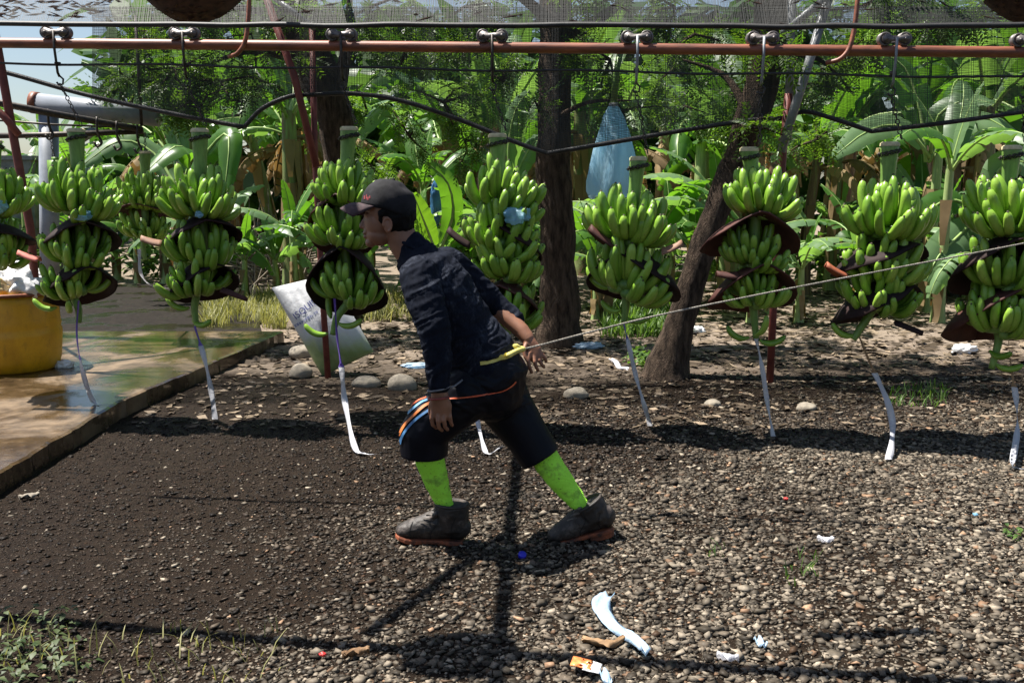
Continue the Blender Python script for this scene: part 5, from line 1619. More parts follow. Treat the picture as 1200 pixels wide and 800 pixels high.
mb = MB(); c = at(66, 198, 8.3); mb.box(c, (0.10, 0.10, 0.14)); mb.box(c + Vector((0, 0, 0.08)), (0.05, 0.05, 0.03)); build(mb, 'hanging_block', M['stalk'], br)
mb = MB(); chain(mb, at(170, 155, 8.7), BUNCH_TOP['far'] + Vector((0, 0, 0))); o = build(mb, 'hook_chain', M['dark_metal'], br); tag(o, kind='stuff')
for xx in (-40, 166):
    pass
mb = MB(); mb.tube([at(-40, 113, 7.8), at(-40, 160, 8.6)], 0.02, 6); build(mb, 'link_bar', M['dark_metal'], br)
mb = MB(); mb.tube([at(166, 148, 8.82), Vector((at(166, 152, 8.82).x, 8.82, 2.9))], 0.014, 6); build(mb, 'hanger', M['dark_metal'], br)
tank = thing('water_tank', gnd(20, 318), 'long grey concrete tank wall behind the white pipe', 'tank')
mb = MB(); c = gnd(-100, 322); mb.box((c.x, c.y + 0.6, 0.95), (4.2, 1.2, 1.9)); build(mb, 'tank_wall', M['concrete_grey'], tank, smooth=False)
mb = MB(); mb.box((c.x, c.y + 0.6, 1.94), (4.3, 1.3, 0.07)); build(mb, 'tank_rim', M['concrete_grey'], tank, smooth=False)

# ------------------------------------------------------------------ blue sleeve bag on a bunch among the plants
Yb = 8.6
bag = thing('blue_bag', at(716, 230, Yb), 'translucent light blue plastic sleeve bag hanging behind the pale green bunch', 'plastic bag')
mb = MB(); V = []; n = 28; prof = [(118, 2.5), (124, 5), (136, 11), (155, 17), (175, 22), (195, 26), (212, 28), (224, 27), (231, 25)]
for j, (py, w) in enumerate(prof):
    c = at(719 - (py - 118) * 0.02, py, Yb); r_ = w * Yb / FPX
    for k in range(n):
        q = 2 * math.pi * k / n
        rr = r_ * (1 + 0.13 * math.sin(5 * q + j * 0.5) + 0.08 * noise.noise(Vector((math.cos(q) * 3, math.sin(q) * 3, j * 0.4))))
        V.append(c + Vector((rr * math.cos(q), rr * 0.8 * math.sin(q), 0.02 * math.sin(4 * q) * (j == len(prof) - 1))))
F = []
for j in range(len(prof) - 1):
    for k in range(n):
        F.append((j * n + k, j * n + (k + 1) % n, (j + 1) * n + (k + 1) % n, (j + 1) * n + k))
mb.add(V, F); build(mb, 'sleeve', M['bluebag'], bag)
mb = MB(); a = at(719, 120, Yb); mb.tube([a + Vector((0, 0, -0.03)), a + Vector((0.02, 0, 0.25)), a + Vector((0.1, 0.2, 0.6))], [0.03, 0.026, 0.03], 8); build(mb, 'bunch_stalk', M['stalk'], bag)
mb = MB()
for k in range(3):
    q = Vector((a.x, a.y, a.z - 0.01 - 0.012 * k)); mb.tube([q + Vector((0.036 * math.cos(2 * math.pi * i / 10), 0.036 * math.sin(2 * math.pi * i / 10), 0)) for i in range(11)], 0.006, 5)
build(mb, 'tie', M['tape'], bag)
c = at(511, 238, 12.0)
crumple(tuple(c), (0.06, 0.05, 0.26), M['darkblue'], 'blue_bag', 'narrow dark blue plastic strip hanging behind the man\'s cap', 'plastic bag', 3, 1.6, 0.3)

# ------------------------------------------------------------------ white woven sack
M['sack'] = bpy.data.materials.new('woven_sack')
t, b = nt(M['sack'])
tc = t.nodes.new('ShaderNodeTexCoord'); sp = t.nodes.new('ShaderNodeSeparateXYZ'); t.links.new(tc.outputs['Object'], sp.inputs[0])
n1 = noise_n(t, 7, 5, 0.6)
fz = math_n(t, 'ADD', math_n(t, 'MULTIPLY', math_n(t, 'SUBTRACT', 0.36, sp.outputs['Z']), 7.0), math_n(t, 'MULTIPLY', math_n(t, 'SUBTRACT', n1, 0.5), 1.6), True)
cc = mixc(t, fz, ramp(t, n1, [(0.3, (0.62, 0.63, 0.64)), (0.7, (0.82, 0.82, 0.83))]), ramp(t, n1, [(0.3, (0.20, 0.30, 0.10)), (0.7, (0.42, 0.50, 0.24))]))
t.links.new(cc, b.inputs['Base Color']); b.inputs['Roughness'].default_value = 0.5
wv = t.nodes.new('ShaderNodeTexWave'); wv.inputs['Scale'].default_value = 60; t.links.new(tc.outputs['Object'], wv.inputs[0])
bump(t, b, math_n(t, 'ADD', math_n(t, 'MULTIPLY', wv.outputs['Fac'], 0.15), noise_n(t, 12, 5, 0.7)), 0.5, 0.02)
Ys = foot(385, 444).y + 0.16
sack = thing('white_sack', (at(385, 440, Ys).x, Ys, 0.0), 'white woven sack with blue lettering leaning behind the red post, green contents showing below', 'sack')
A_, B_, C_, D_ = (316, 338), (385, 322), (438, 412), (378, 441)
mb = MB(); N_ = 30; G1 = []; V = []
def sack_pt(u, v, sgn):
    px = (A_[0] * (1 - u) + B_[0] * u) * (1 - v) + (D_[0] * (1 - u) + C_[0] * u) * v
    py = (A_[1] * (1 - u) + B_[1] * u) * (1 - v) + (D_[1] * (1 - u) + C_[1] * u) * v
    e = (math.sin(math.pi * u) * math.sin(math.pi * v)) ** 0.55
    bulge = 0.075 + 0.09 * v
    w = 0.016 * noise.noise(Vector((u * 9 + v * 3, v * 3, 1.0 * sgn))) + 0.012 * noise.noise(Vector((u * 16, v * 5, 2.0)))
    fold = 0.018 * math.sin(u * 22 + 3 * noise.noise(Vector((u * 3, v * 3, 0)))) * max(0, 1 - v * 1.8)
    p = at(px, py, Ys)
    p.y += -sgn * (bulge * e) + (w + fold) * e + 0.10 * (1 - v) * 0.6
    return p
for sgn in (1, -1):
    o = len(mb.v)
    V = [sack_pt(i / N_, j / N_, sgn) for j in range(N_ + 1) for i in range(N_ + 1)]
    F = []
    for j in range(N_):
        for i in range(N_):
            k = j * (N_ + 1) + i
            F.append((k, k + N_ + 1, k + N_ + 2, k + 1) if sgn > 0 else (k, k + 1, k + N_ + 2, k + N_ + 1))
    mb.add(V, F)
sk = build(mb, 'sack_cloth', M['sack'], sack)
M['print'] = simple('faded_blue_print', (0.04, 0.05, 0.22), (0.07, 0.08, 0.30), 20, 0.6, 0)
M['print_pale'] = simple('washed_blue_print', (0.22, 0.25, 0.42), (0.34, 0.36, 0.50), 20, 0.6, 0)
def bvh_of(o):
    me = o.data; off = WL[o.name]
    return BVHTree.FromPolygons([v.co + off for v in me.vertices], [p.vertices[:] for p in me.polygons])
def cast(bv, px, py, lift=0.002):
    d = ray(px, py).normalized()
    h = bv.ray_cast(CO, d)
    if h[0] is None: return None
    n = h[1] if h[1].dot(d) < 0 else -h[1]
    return h[0] + n * lift
bv = bvh_of(sk)
def print_text(txt, px, py, ang, hgt, mat, name, parent, bv, sx=1.0, lift=0.003):
    cu = bpy.data.curves.new('lettering', 'FONT'); cu.body = txt; cu.size = 1.0; cu.resolution_u = 3
    tmp = bpy.data.objects.new('lettering_tmp', cu); COL.objects.link(tmp)
    dg = bpy.context.evaluated_depsgraph_get(); me = bpy.data.meshes.new_from_object(tmp.evaluated_get(dg))
    bpy.data.objects.remove(tmp)
    bm = bmesh.new(); bm.from_mesh(me); bmesh.ops.triangulate(bm, faces=bm.faces[:]); bmesh.ops.subdivide_edges(bm, edges=bm.edges[:], cuts=1, use_grid_fill=True)
    ca, sa = math.cos(ang), math.sin(ang); mb = MB(); V = []; ok = True; last = None
    for v in bm.verts:
        x, y = v.co.x * hgt * sx, v.co.y * hgt
        q = cast(bv, px + x * ca - y * sa, py - (x * sa + y * ca), lift)
        if q is None: q = last
        last = q; V.append(q if q is not None else Vector((0, 0, 0)))
    bm.verts.index_update()
    mb.add(V, [tuple(w.index for w in f.verts) for f in bm.faces]); bm.free(); bpy.data.meshes.remove(me)
    return build(mb, name, mat, parent, smooth=False)
print_text('ISQUIS', 347, 374.5, R(38), 11.0, M['print'], 'lettering', sack, bv, 0.98)
mb = MB(); x0, y0 = 343, 386; ca, sa = math.cos(R(33)), math.sin(R(33)); x = 0
while x < 34:
    w = random.uniform(1.4, 2.6); h = random.uniform(2.0, 3.6)
    q = [cast(bv, x0 + a * ca - c * sa, y0 - (a * sa + c * ca), 0.003) for a, c in ((x, 0), (x + w, 0), (x + w, h), (x, h))]
    if None not in q: mb.add(q, [(0, 1, 2, 3)])
    x += w + random.choice([0.7, 0.8, 0.9, 2.4])
o = build(mb, 'small_print', M['print_pale'], sack, smooth=False); tag(o, kind='stuff')

# ------------------------------------------------------------------ rubbish on the gravel
def strip(px_pts, w, mat, name, label, cat, z=0.02, tw=0.5, fold=0.012):
    P_ = lerp_path([gnd(a, c, z) for a, c in px_pts], 5); G = []
    for i, p in enumerate(P_):
        tg = (P_[min(i + 1, len(P_) - 1)] - P_[max(i - 1, 0)]); tg.z = 0; tg.normalize(); s_ = Vector((-tg.y, tg.x, 0))
        u = i / (len(P_) - 1); ww = w * (0.55 + 0.5 * math.sin(math.pi * min(1, u * 1.1 + 0.1)) + 0.15 * noise.noise(Vector((u * 9, w * 90, 0))))
        G.append([p + s_ * (ww * (c / 4 - 0.5)) + Vector((0, 0, fold * math.sin(c * 1.9 + u * 7) + 0.008 * noise.noise(Vector((u * 12, c, 3))))) for c in range(5)])
    mb = MB(); mb.sheet(G, 0.002)
    return tag(build(mb, name, M[mat], smooth=True), label, cat)
strip([(713, 696), (705, 705), (707, 716), (722, 732), (742, 748), (757, 764)], 0.060, 'paleblue', 'plastic_strip', 'pale blue crumpled plastic strip lying on the gravel in the foreground', 'plastic strip', 0.03)
strip([(704, 786), (711, 792), (714, 802)], 0.030, 'paleblue', 'plastic_strip', 'short pale blue plastic end beside the orange wrapper', 'plastic strip', 0.025)
strip([(682, 749), (700, 752), (718, 753), (733, 747)], 0.022, 'dryleaf', 'dry_leaf', 'long dry brown leaf on the gravel above the orange wrapper', 'dry leaf', 0.022)
strip([(402, 768), (418, 762), (433, 761)], 0.022, 'dryleaf', 'dry_leaf', 'curled dry brown leaf near the lower edge left of centre', 'dry leaf', 0.022)
strip([(715, 421), (722, 424), (727, 430), (736, 432)], 0.05, 'tape', 'plastic_strip', 'white folded plastic scrap left of the ribbon below the blue bag', 'plastic strip', 0.03)
strip([(840, 767), (852, 769), (866, 771)], 0.016, 'tape', 'plastic_strip', 'thin white plastic scrap at the lower edge right of the blue strip', 'plastic strip', 0.022)
strip([(958, 630), (968, 632), (977, 631)], 0.018, 'tape', 'plastic_strip', 'small white plastic scrap on the gravel in front of the narrow ribbon', 'plastic strip', 0.022)
strip([(886, 748), (892, 752), (897, 756)], 0.030, 'paleblue', 'plastic_strip', 'tiny bluish crumpled plastic on the lower right gravel', 'plastic strip', 0.022)
strip([(23, 583), (35, 580), (46, 579)], 0.035, 'stone', 'bark_chip', 'grey chip lying on the dark earth near the slab edge', 'chip', 0.025)
M['orange_wrap'] = simple('orange_wrapper', (0.55, 0.10, 0.03), (0.72, 0.30, 0.10), 30, 0.3, 0.2)
M['blue_cap'] = simple('blue_cap', (0.01, 0.01, 0.35), (0.02, 0.02, 0.5), 20, 0.35, 0)
M['red_bit'] = simple('red_plastic', (0.5, 0.03, 0.03), (0.6, 0.06, 0.05), 20, 0.4, 0)
wr = thing('candy_wrapper', gnd(685, 780), 'torn orange and white candy wrapper lying on the gravel at the lower edge', 'wrapper')
def patch(pxs, mat, name, parent, zf):
    G = []
    for j in range(6):
        row = []
        for i in range(7):
            u, v = i / 6, j / 5
            px = (pxs[0][0] * (1 - u) + pxs[1][0] * u) * (1 - v) + (pxs[3][0] * (1 - u) + pxs[2][0] * u) * v
            py = (pxs[0][1] * (1 - u) + pxs[1][1] * u) * (1 - v) + (pxs[3][1] * (1 - u) + pxs[2][1] * u) * v
            row.append(gnd(px, py, zf + 0.012 * noise.noise(Vector((u * 3, v * 3, px)))))
        G.append(row)
    mb = MB(); mb.sheet(G, 0.003); return build(mb, name, M[mat], parent)
patch([(672, 768), (695, 774), (692, 784), (668, 779)], 'orange_wrap', 'printed_half', wr, 0.032)
patch([(694, 774), (706, 778), (702, 789), (682, 784)], 'white_bag', 'white_half', wr, 0.029)
c = gnd(612, 650, 0.014)
mb = MB(); mb.lathe((0, 0, 0), [(0.015, -0.007), (0.0165, -0.006), (0.0165, 0.006), (0.014, 0.009), (0.0, 0.009)], 20)
o = build(mb, 'bottle_cap', M['blue_cap']); o.location = c; o.rotation_euler = (0.5, 0.2, 0)
tag(o, 'dark blue bottle cap on the gravel between the two boots', 'bottle cap')
for px, py, mat, lab in [(378, 766, 'red_bit', 'red plastic bit near the lower left weeds'), (921, 584, 'red_bit', 'small red plastic bit on the gravel below the narrow ribbon'), (1143, 602, 'weed', 'small blue green plastic bit on the gravel near the right edge')]:
    g_ = gnd(px, py, 0.018); crumple(tuple(g_), (0.010, 0.008, 0.006), M[mat] if mat != 'weed' else M['bluebag'], 'plastic_bit', lab, 'plastic bit', px * 0.1)
crumple(tuple(gnd(1130, 410, 0.03)), (0.10, 0.07, 0.05), M['white_bag'], 'plastic_scrap', 'crumpled clear plastic on the pale path left of the right edge bunch', 'plastic scrap', 30)
crumple(tuple(gnd(815, 387, 0.03)), (0.09, 0.06, 0.04), M['white_bag'], 'plastic_scrap', 'crumpled pale plastic on the dirt right of the leaning trunk', 'plastic scrap', 33)
crumple(tuple(gnd(690, 405, 0.03)), (0.12, 0.06, 0.03), M['paleblue'], 'plastic_scrap', 'crumpled bluish plastic on the dirt right of the thick trunk', 'plastic scrap', 36)
crumple(tuple(gnd(490, 428, 0.02)), (0.12, 0.06, 0.02), M['paleblue'], 'plastic_scrap', 'flat bluish plastic on the dirt left of the man\'s chest', 'plastic scrap', 39)
# ------------------------------------------------------------------ the walking man
YM = 4.0
PXM = FPX / YM
def mp(px, py, dy=0.0): return at(px, py, YM + dy)
def m2(px): return px / PXM            # pixels to metres at the man's distance

M['skin'] = bpy.data.materials.new('brown_skin')
t, b = nt(M['skin'])
f = noise_n(t, 18, 5, 0.6)
t.links.new(ramp(t, f, [(0.3, (0.185, 0.082, 0.046)), (0.7, (0.28, 0.13, 0.076))]), b.inputs['Base Color'])
b.inputs['Roughness'].default_value = 0.5
b.inputs['Subsurface Weight'].default_value = 0.12; b.inputs['Subsurface Radius'].default_value = (0.02, 0.008, 0.004); b.inputs['Subsurface Scale'].default_value = 0.5
bump(t, b, noise_n(t, 160, 3, 0.6), 0.12, 0.002)
M['shirt'] = bpy.data.materials.new('worn_navy_shirt')
t, b = nt(M['shirt'])
n1 = noise_n(t, 4.5, 6, 0.75, dist=1.0); n2 = noise_n(t, 46, 6, 0.8, vec=scaled(t, (1.5, 1.5, 0.5)))
dust = math_n(t, 'MULTIPLY', math_n(t, 'SUBTRACT', n1, 0.50), 4.0, True)
dust = math_n(t, 'MULTIPLY', dust, math_n(t, 'MULTIPLY', math_n(t, 'SUBTRACT', n2, 0.40), 4.0, True))
c = ramp(t, n2, [(0.3, (0.0045, 0.0055, 0.0095)), (0.7, (0.012, 0.015, 0.025))])
c = mixc(t, math_n(t, 'MULTIPLY', dust, 0.8), c, (0.13, 0.145, 0.185))
t.links.new(c, b.inputs['Base Color']); b.inputs['Roughness'].default_value = 0.85
b.inputs['Specular IOR Level'].default_value = 0.08
bump(t, b, noise_n(t, 300, 2, 0.6), 0.25, 0.001)
M['shorts'] = simple('black_shorts', (0.0018, 0.002, 0.004), (0.0042, 0.005, 0.010), 7, 0.5, 0.15, 0.006, spec=0.15)
M['s_orange'] = simple('orange_stripe', (0.40, 0.10, 0.015), (0.48, 0.15, 0.03), 40, 0.6, 0)
M['s_red'] = simple('red_orange_piping', (0.55, 0.08, 0.03), (0.65, 0.13, 0.04), 40, 0.6, 0)
M['s_blue'] = simple('blue_stripe', (0.03, 0.11, 0.25), (0.05, 0.16, 0.32), 40, 0.6, 0)
M['s_light'] = simple('light_blue_stripe', (0.08, 0.22, 0.38), (0.13, 0.30, 0.45), 40, 0.6, 0)
M['sock'] = bpy.data.materials.new('lime_sock')
t, b = nt(M['sock'])
n1 = noise_n(t, 9, 5, 0.65); n2 = noise_n(t, 90, 3, 0.7)
mud = math_n(t, 'MULTIPLY', math_n(t, 'SUBTRACT', n1, 0.56), 7.0, True); spk = math_n(t, 'MULTIPLY', math_n(t, 'SUBTRACT', n2, 0.60), 10.0, True)
c = ramp(t, n1, [(0.3, (0.36, 0.86, 0.04)), (0.7, (0.44, 0.93, 0.07))])
c = mixc(t, math_n(t, 'MAXIMUM', math_n(t, 'MULTIPLY', mud, 0.75), math_n(t, 'MULTIPLY', spk, 0.8)), c, (0.05, 0.09, 0.02))
t.links.new(c, b.inputs['Base Color']); b.inputs['Roughness'].default_value = 0.75
wv = t.nodes.new('ShaderNodeTexWave'); wv.bands_direction = 'Z'; wv.inputs['Scale'].default_value = 55; wv.inputs['Distortion'].default_value = 1.5; tcx = t.nodes.new('ShaderNodeTexCoord'); t.links.new(tcx.outputs['Object'], wv.inputs[0])
bump(t, b, math_n(t, 'ADD', math_n(t, 'MULTIPLY', wv.outputs['Fac'], 0.5), noise_n(t, 50, 4, 0.7)), 0.45, 0.006)
M['boot'] = bpy.data.materials.new('worn_leather_boot')
t, b = nt(M['boot'])
n1 = noise_n(t, 9, 6, 0.7); n2 = noise_n(t, 40, 5, 0.7)
t.links.new(ramp(t, math_n(t, 'ADD', math_n(t, 'MULTIPLY', n1, 0.65), math_n(t, 'MULTIPLY', n2, 0.35)), [(0.36, (0.006, 0.0045, 0.0038)), (0.52, (0.028, 0.021, 0.017)), (0.66, (0.13, 0.10, 0.083))]), b.inputs['Base Color'])
b.inputs['Roughness'].default_value = 0.6
bump(t, b, n2, 0.5, 0.006)
M['sole'] = simple('orange_brown_sole', (0.035, 0.014, 0.008), (0.30, 0.075, 0.024), 22, 0.75, 0.4, 0.006)
M['lace'] = simple('dark_lace', (0.05, 0.042, 0.036), (0.14, 0.12, 0.10), 30, 0.8, 0)
M['capcloth'] = simple('faded_black_cap', (0.004, 0.004, 0.005), (0.020, 0.019, 0.022), 14, 0.85, 0.3, 0.003, spec=0.25)
M['visor'] = simple('dusty_visor', (0.022, 0.018, 0.021), (0.085, 0.052, 0.056), 22, 0.85, 0.3, 0.003, spec=0.25)
M['cap_red'] = simple('red_embroidery', (0.16, 0.015, 0.02), (0.25, 0.03, 0.035), 40, 0.8, 0.2)
M['hair'] = simple('black_hair', (0.0015, 0.0013, 0.0013), (0.005, 0.0045, 0.0045), 60, 0.6, 0.5, 0.006, spec=0.15)
M['eyewhite'] = simple('eye_white', (0.5, 0.48, 0.45), (0.6, 0.58, 0.55), 20, 0.3, 0)
M['dark_eye'] = simple('dark_iris', (0.006, 0.004, 0.003), (0.012, 0.008, 0.006), 20, 0.2, 0)
M['belt'] = simple('yellow_belt_strap', (0.50, 0.42, 0.07), (0.68, 0.60, 0.18), 18, 0.6, 0.3)
M['rope'] = simple('pale_twisted_rope', (0.15, 0.135, 0.11), (0.34, 0.31, 0.265), 60, 0.85, 0.5, 0.004)
M['bracelet'] = simple('red_bracelet', (0.16, 0.025, 0.02), (0.26, 0.05, 0.04), 30, 0.6, 0)
M['wristband'] = simple('grey_wrist_cord', (0.10, 0.10, 0.11), (0.20, 0.20, 0.21), 30, 0.6, 0)

SIDE = Vector((0, 1, 0))
def remesh(mb, name, mat, parent, voxel, smooth=4, fn=None, factor=0.5):
    """melt overlapping closed pieces into one continuous surface"""
    me = bpy.data.meshes.new('melt'); me.from_pydata([tuple(v) for v in mb.v], [], mb.f); me.update()
    bm = bmesh.new(); bm.from_mesh(me); bmesh.ops.recalc_face_normals(bm, faces=bm.faces[:]); bm.to_mesh(me); bm.free()
    o = bpy.data.objects.new('melt', me); COL.objects.link(o)
    r_ = o.modifiers.new('r', 'REMESH'); r_.mode = 'VOXEL'; r_.voxel_size = voxel; r_.adaptivity = 0
    s_ = o.modifiers.new('s', 'SMOOTH'); s_.iterations = smooth; s_.factor = factor
    dg = bpy.context.evaluated_depsgraph_get(); ev = o.evaluated_get(dg)
    out = bpy.data.meshes.new_from_object(ev)
    bpy.data.objects.remove(o); bpy.data.meshes.remove(me)
    if fn is not None:
        nrm = [v.normal.copy() for v in out.vertices]
        for v, n in zip(out.vertices, nrm):
            d = fn(v.co, n)
            if d: v.co = v.co + n * d
    off = WL[parent.name] if parent is not None else None
    if off is not None:
        out.transform(Matrix.Translation(-off))
    out.materials.clear(); out.materials.append(mat)
    out.name = name
    out.polygons.foreach_set('use_smooth', [True] * len(out.polygons))
    out.update()
    n_ = bpy.data.objects.new(name, out); COL.objects.link(n_)
    if parent is not None: n_.parent = parent
    WL[n_.name] = off.copy() if off is not None else Vector((0, 0, 0))
    return n_

def limb(mb, pts, rx, ry=None, n=20):
    mb.tube([mp(*p) for p in pts], [m2(a) for a in rx], n, round_end=True, ry=[m2(a) for a in (ry or rx)], side=SIDE)

man = thing('person', (mp(572, 440).x, YM, 0.0), 'walking person in black cap, dark shirt and lime green socks, leaning forward pulling a rope', 'person')
HN = 1.0
# ---- body: head, neck, arms, hands, legs in one skin
mb = MB()
def ell(px, py, a, c, d, dy=0.0, rot=0.0):
    """a along the face direction, c upright, d sideways, all in pixels"""
    mb.ellipsoid(mp(px, py, dy), (m2(a), m2(d), m2(c)), Matrix.Rotation(R(rot), 3, 'Y'), 24, 16)
ell(458, 246, 30, 30, 23.5, 0, 10)                     # skull
ell(444, 260, 17, 23, 19, 0, -6)                       # face
ell(444, 275, 15, 13, 16.5, 0, 18)                     # jaw
ell(434.5, 284, 6.5, 6, 9)                             # chin
ell(434, 252, 7, 5, 15)                                # brow
for s_ in (-1, 1):
    ell(437, 266, 7.5, 7, 7, s_ * 0.028)               # cheeks
    ell(430.5, 251.5, 3.0, 2.4, 7, s_ * 0.024)         # brow ridge
    mb.ellipsoid(mp(454, 264.5, s_ * 0.074), (m2(5.0), m2(2.4), m2(8.6)), Matrix.Rotation(R(-8), 3, 'Y'), 14, 10)   # ears
    mb.tube([mp(454 + 5.2 * math.cos(q), 263.5 - 8.2 * math.sin(q), s_ * 0.080) for q in np.linspace(-1.2, 3.3, 9)], m2(1.3), 6, round_end=True)
mb.tube([mp(429.5, 254), mp(426.5, 260), mp(424.6, 264.6)], [m2(2.4), m2(3.0), m2(3.9)], 12, round_end=True)   # nose
for s_ in (-1, 1): ell(427.5, 266, 3.0, 2.3, 2.6, s_ * 0.010)
ell(428.4, 273.0, 3.6, 1.9, 7.2); ell(429.0, 277.2, 3.4, 2.2, 6.6)       # lips
ell(431.5, 270, 5, 6, 9)
limb(mb, [(466, 268, 0), (474, 286, 0), (486, 302, 0)], [18, 18, 19], [17, 17, 19])
# near arm and hand
limb(mb, [(494, 326, -.19), (510, 390, -.25), (514, 452, -.25)], [11, 11, 8.6], [11, 11, 9.0])
def fingers(lst, r0):
    for pts in lst:
        k = len(pts); mb.tube([mp(*p) for p in pts], [m2(r0 * (1 - 0.26 * i / (k - 1))) for i in range(k)], 10, round_end=True)
limb(mb, [(514, 455, -.25), (515.5, 466, -.248), (517, 476, -.243), (517, 483, -.240)], [8.4, 10.5, 12.4, 11.6], [8.5, 7.6, 6.6, 5.2])
fingers([[(507, 481, -.245), (505.8, 490, -.250), (507.5, 498, -.240), (511.5, 501, -.218)],
         [(513.6, 483, -.248), (513.0, 493, -.256), (514.6, 501, -.244), (518, 504, -.220)],
         [(520.2, 483, -.246), (520.2, 492.5, -.253), (521.6, 500, -.241), (524.5, 503, -.218)],
         [(526, 481, -.238), (527.2, 488.5, -.244), (528.4, 495, -.233), (529.8, 498, -.214)]], 2.9)
fingers([[(508, 468, -.245), (504.6, 476, -.235), (504.2, 484, -.222), (507, 491, -.208)]], 3.3)
# far arm and hand, relaxed fingers behind the back
limb(mb, [(526, 312, .16), (578, 358, .20), (612, 388, .13), (618, 396, .11)], [14, 12.5, 9.6, 8.6], [14, 12, 10, 8])
limb(mb, [(618, 396, .11), (621, 403, .10), (625, 411, .095), (627, 416, .09)], [8.0, 9.0, 10.5, 9.5], [7.0, 6.0, 6.0, 5.5])
fingers([[(620, 414, .075), (619.0, 422, .06), (620.5, 430, .055), (623.0, 436, .06)],
         [(625, 417, .080), (626.5, 424, .065), (628.5, 430, .065), (630.5, 434, .075)],
         [(629, 416, .090), (632, 422, .075), (635.0, 427, .075), (637.5, 430, .085)],
         [(632, 412, .10), (636, 416, .09), (639, 420, .09), (640, 423.5, .10)]], 2.9)
fingers([[(617, 402, .09), (614, 410, .07), (615.5, 418, .06), (618.5, 423, .055)]], 3.1)
# shoulders and trunk under the clothes, legs under shorts and socks
limb(mb, [(500, 322, 0), (522, 350, 0), (550, 395, 0), (572, 438, 0)], [16, 24, 26, 26], [30, 36, 36, 40])
limb(mb, [(496, 330, -.18), (504, 324, 0), (526, 316, .15)], [10, 12, 10])
limb(mb, [(560, 448, -.08), (496, 508, -.10), (521, 590, -.06)], [24, 13, 6], [24, 13, 6])
limb(mb, [(580, 448, .08), (626, 518, .06), (682, 592, .01)], [24, 12, 6], [24, 12, 6])
body = remesh(mb, 'body', M['skin'], man, 0.0032, 3)

# ---- eyes and brows
for s_ in (-1, 1):
    mb = MB(); mb.ellipsoid(mp(431.6, 255.6, s_ * 0.030), (m2(2.6), m2(3.4), m2(1.8)), None, 12, 8)
    e = build(mb, 'eye', M['eyewhite'], man)
    mb = MB(); mb.ellipsoid(mp(430.1, 255.7, s_ * 0.031), (m2(1.3), m2(1.7), m2(1.6)), None, 10, 8); build(mb, 'iris', M['dark_eye'], e)
    mb = MB(); mb.tube([mp(429.2, 249.8, s_ * 0.014), mp(430.0, 248.8, s_ * 0.028), mp(433.6, 249.6, s_ * 0.046)], [m2(1.0), m2(1.4), m2(0.8)], 6, round_end=True); build(mb, 'eyebrow', M['hair'], man)

# ---- hair below the cap
mb = MB()
mb.ellipsoid(mp(464, 251, 0), (m2(23.5), m2(24.5), m2(26)), Matrix.Rotation(R(14), 3, 'Y'), 28, 18)
mb.ellipsoid(mp(471, 263, 0), (m2(15), m2(19.5), m2(15)), Matrix.Rotation(R(20), 3, 'Y'), 24, 14)
for s_ in (-1, 1):
    mb.tube([mp(452, 247, s_ * 0.068), mp(446, 251, s_ * 0.069), mp(446.0, 257, s_ * 0.067), mp(447, 262, s_ * 0.064)], [m2(6.5), m2(4.2), m2(3.0), m2(1.4)], 10, round_end=True)
hair = remesh(mb, 'hair', M['hair'], man, 0.006, 3, lambda p, n: 0.0035 * noise.noise(p * 60) + 0.002 * noise.noise(p * 140))

# ---- cap
cc = mp(457, 243); tiltc = Matrix.Rotation(R(9.0), 3, 'Y')
cap = thing('cap', cc, None, None); cap.parent = man; cap.location = cc - WL[man.name]
del_keys = [k_ for k_ in cap.keys()]
V = []; nu, nv = 48, 16
def cap_pt(q, v, grow=1.0):
    # q=0 faces the visor (-X); v 0 rim .. 1 top
    th = v * math.pi / 2
    cx = math.cos(th) ** 0.72; zz = math.sin(th) ** 0.92
    a = 33.5 if math.cos(q) > 0 else 31.5
    r_x = m2(a) * (1 + 0.02 * math.cos(6 * q)); r_y = m2(27.0)
    x = -math.cos(q) * r_x * cx; y = math.sin(q) * r_y * cx; z = m2(34.0) * zz - m2(2)
    if math.cos(q) < -0.1: z -= m2(5.0) * (-math.cos(q)) * (1 - v) * 1.5          # lower behind
    dent = 0.011 * math.exp(-((v - 0.72) / 0.14) ** 2) * math.exp(-((math.cos(q) + 0.75) / 0.35) ** 2)
    seam = -0.0016 * math.exp(-((((q * 6 / (2 * math.pi)) + 0.5) % 1 - 0.5) / 0.035) ** 2) * (v > 0.05)
    wr_ = 0.003 * noise.noise(Vector((x * 40, y * 40, z * 40)))
    k_ = grow + (seam + wr_ - dent) / 0.11
    return tiltc @ Vector((x * k_, y * k_, z * k_))
mb = MB()
for g_ in (1.0, 0.97):
    for j in range(nv + 1):
        for i in range(nu):
            V.append(cc + cap_pt(2 * math.pi * i / nu, min(j / nv, 0.999), g_))
F = []
n1_ = nu * (nv + 1)
for j in range(nv):
    for i in range(nu):
        i2 = (i + 1) % nu
        F.append((j * nu + i, (j + 1) * nu + i, (j + 1) * nu + i2, j * nu + i2)); F.append((n1_ + j * nu + i, n1_ + j * nu + i2, n1_ + (j + 1) * nu + i2, n1_ + (j + 1) * nu + i))
for i in range(nu):
    i2 = (i + 1) % nu; F.append((i, i2, n1_ + i2, n1_ + i))
mb.add(V, F)
crown = build(mb, 'cap_crown', M['capcloth'], cap)
mb = MB(); mb.ellipsoid(cc + cap_pt(0, 0.999, 1.0) + Vector((0, 0, 0.002)), (0.009, 0.009, 0.006)); build(mb, 'cap_button', M['capcloth'], cap)
G = []
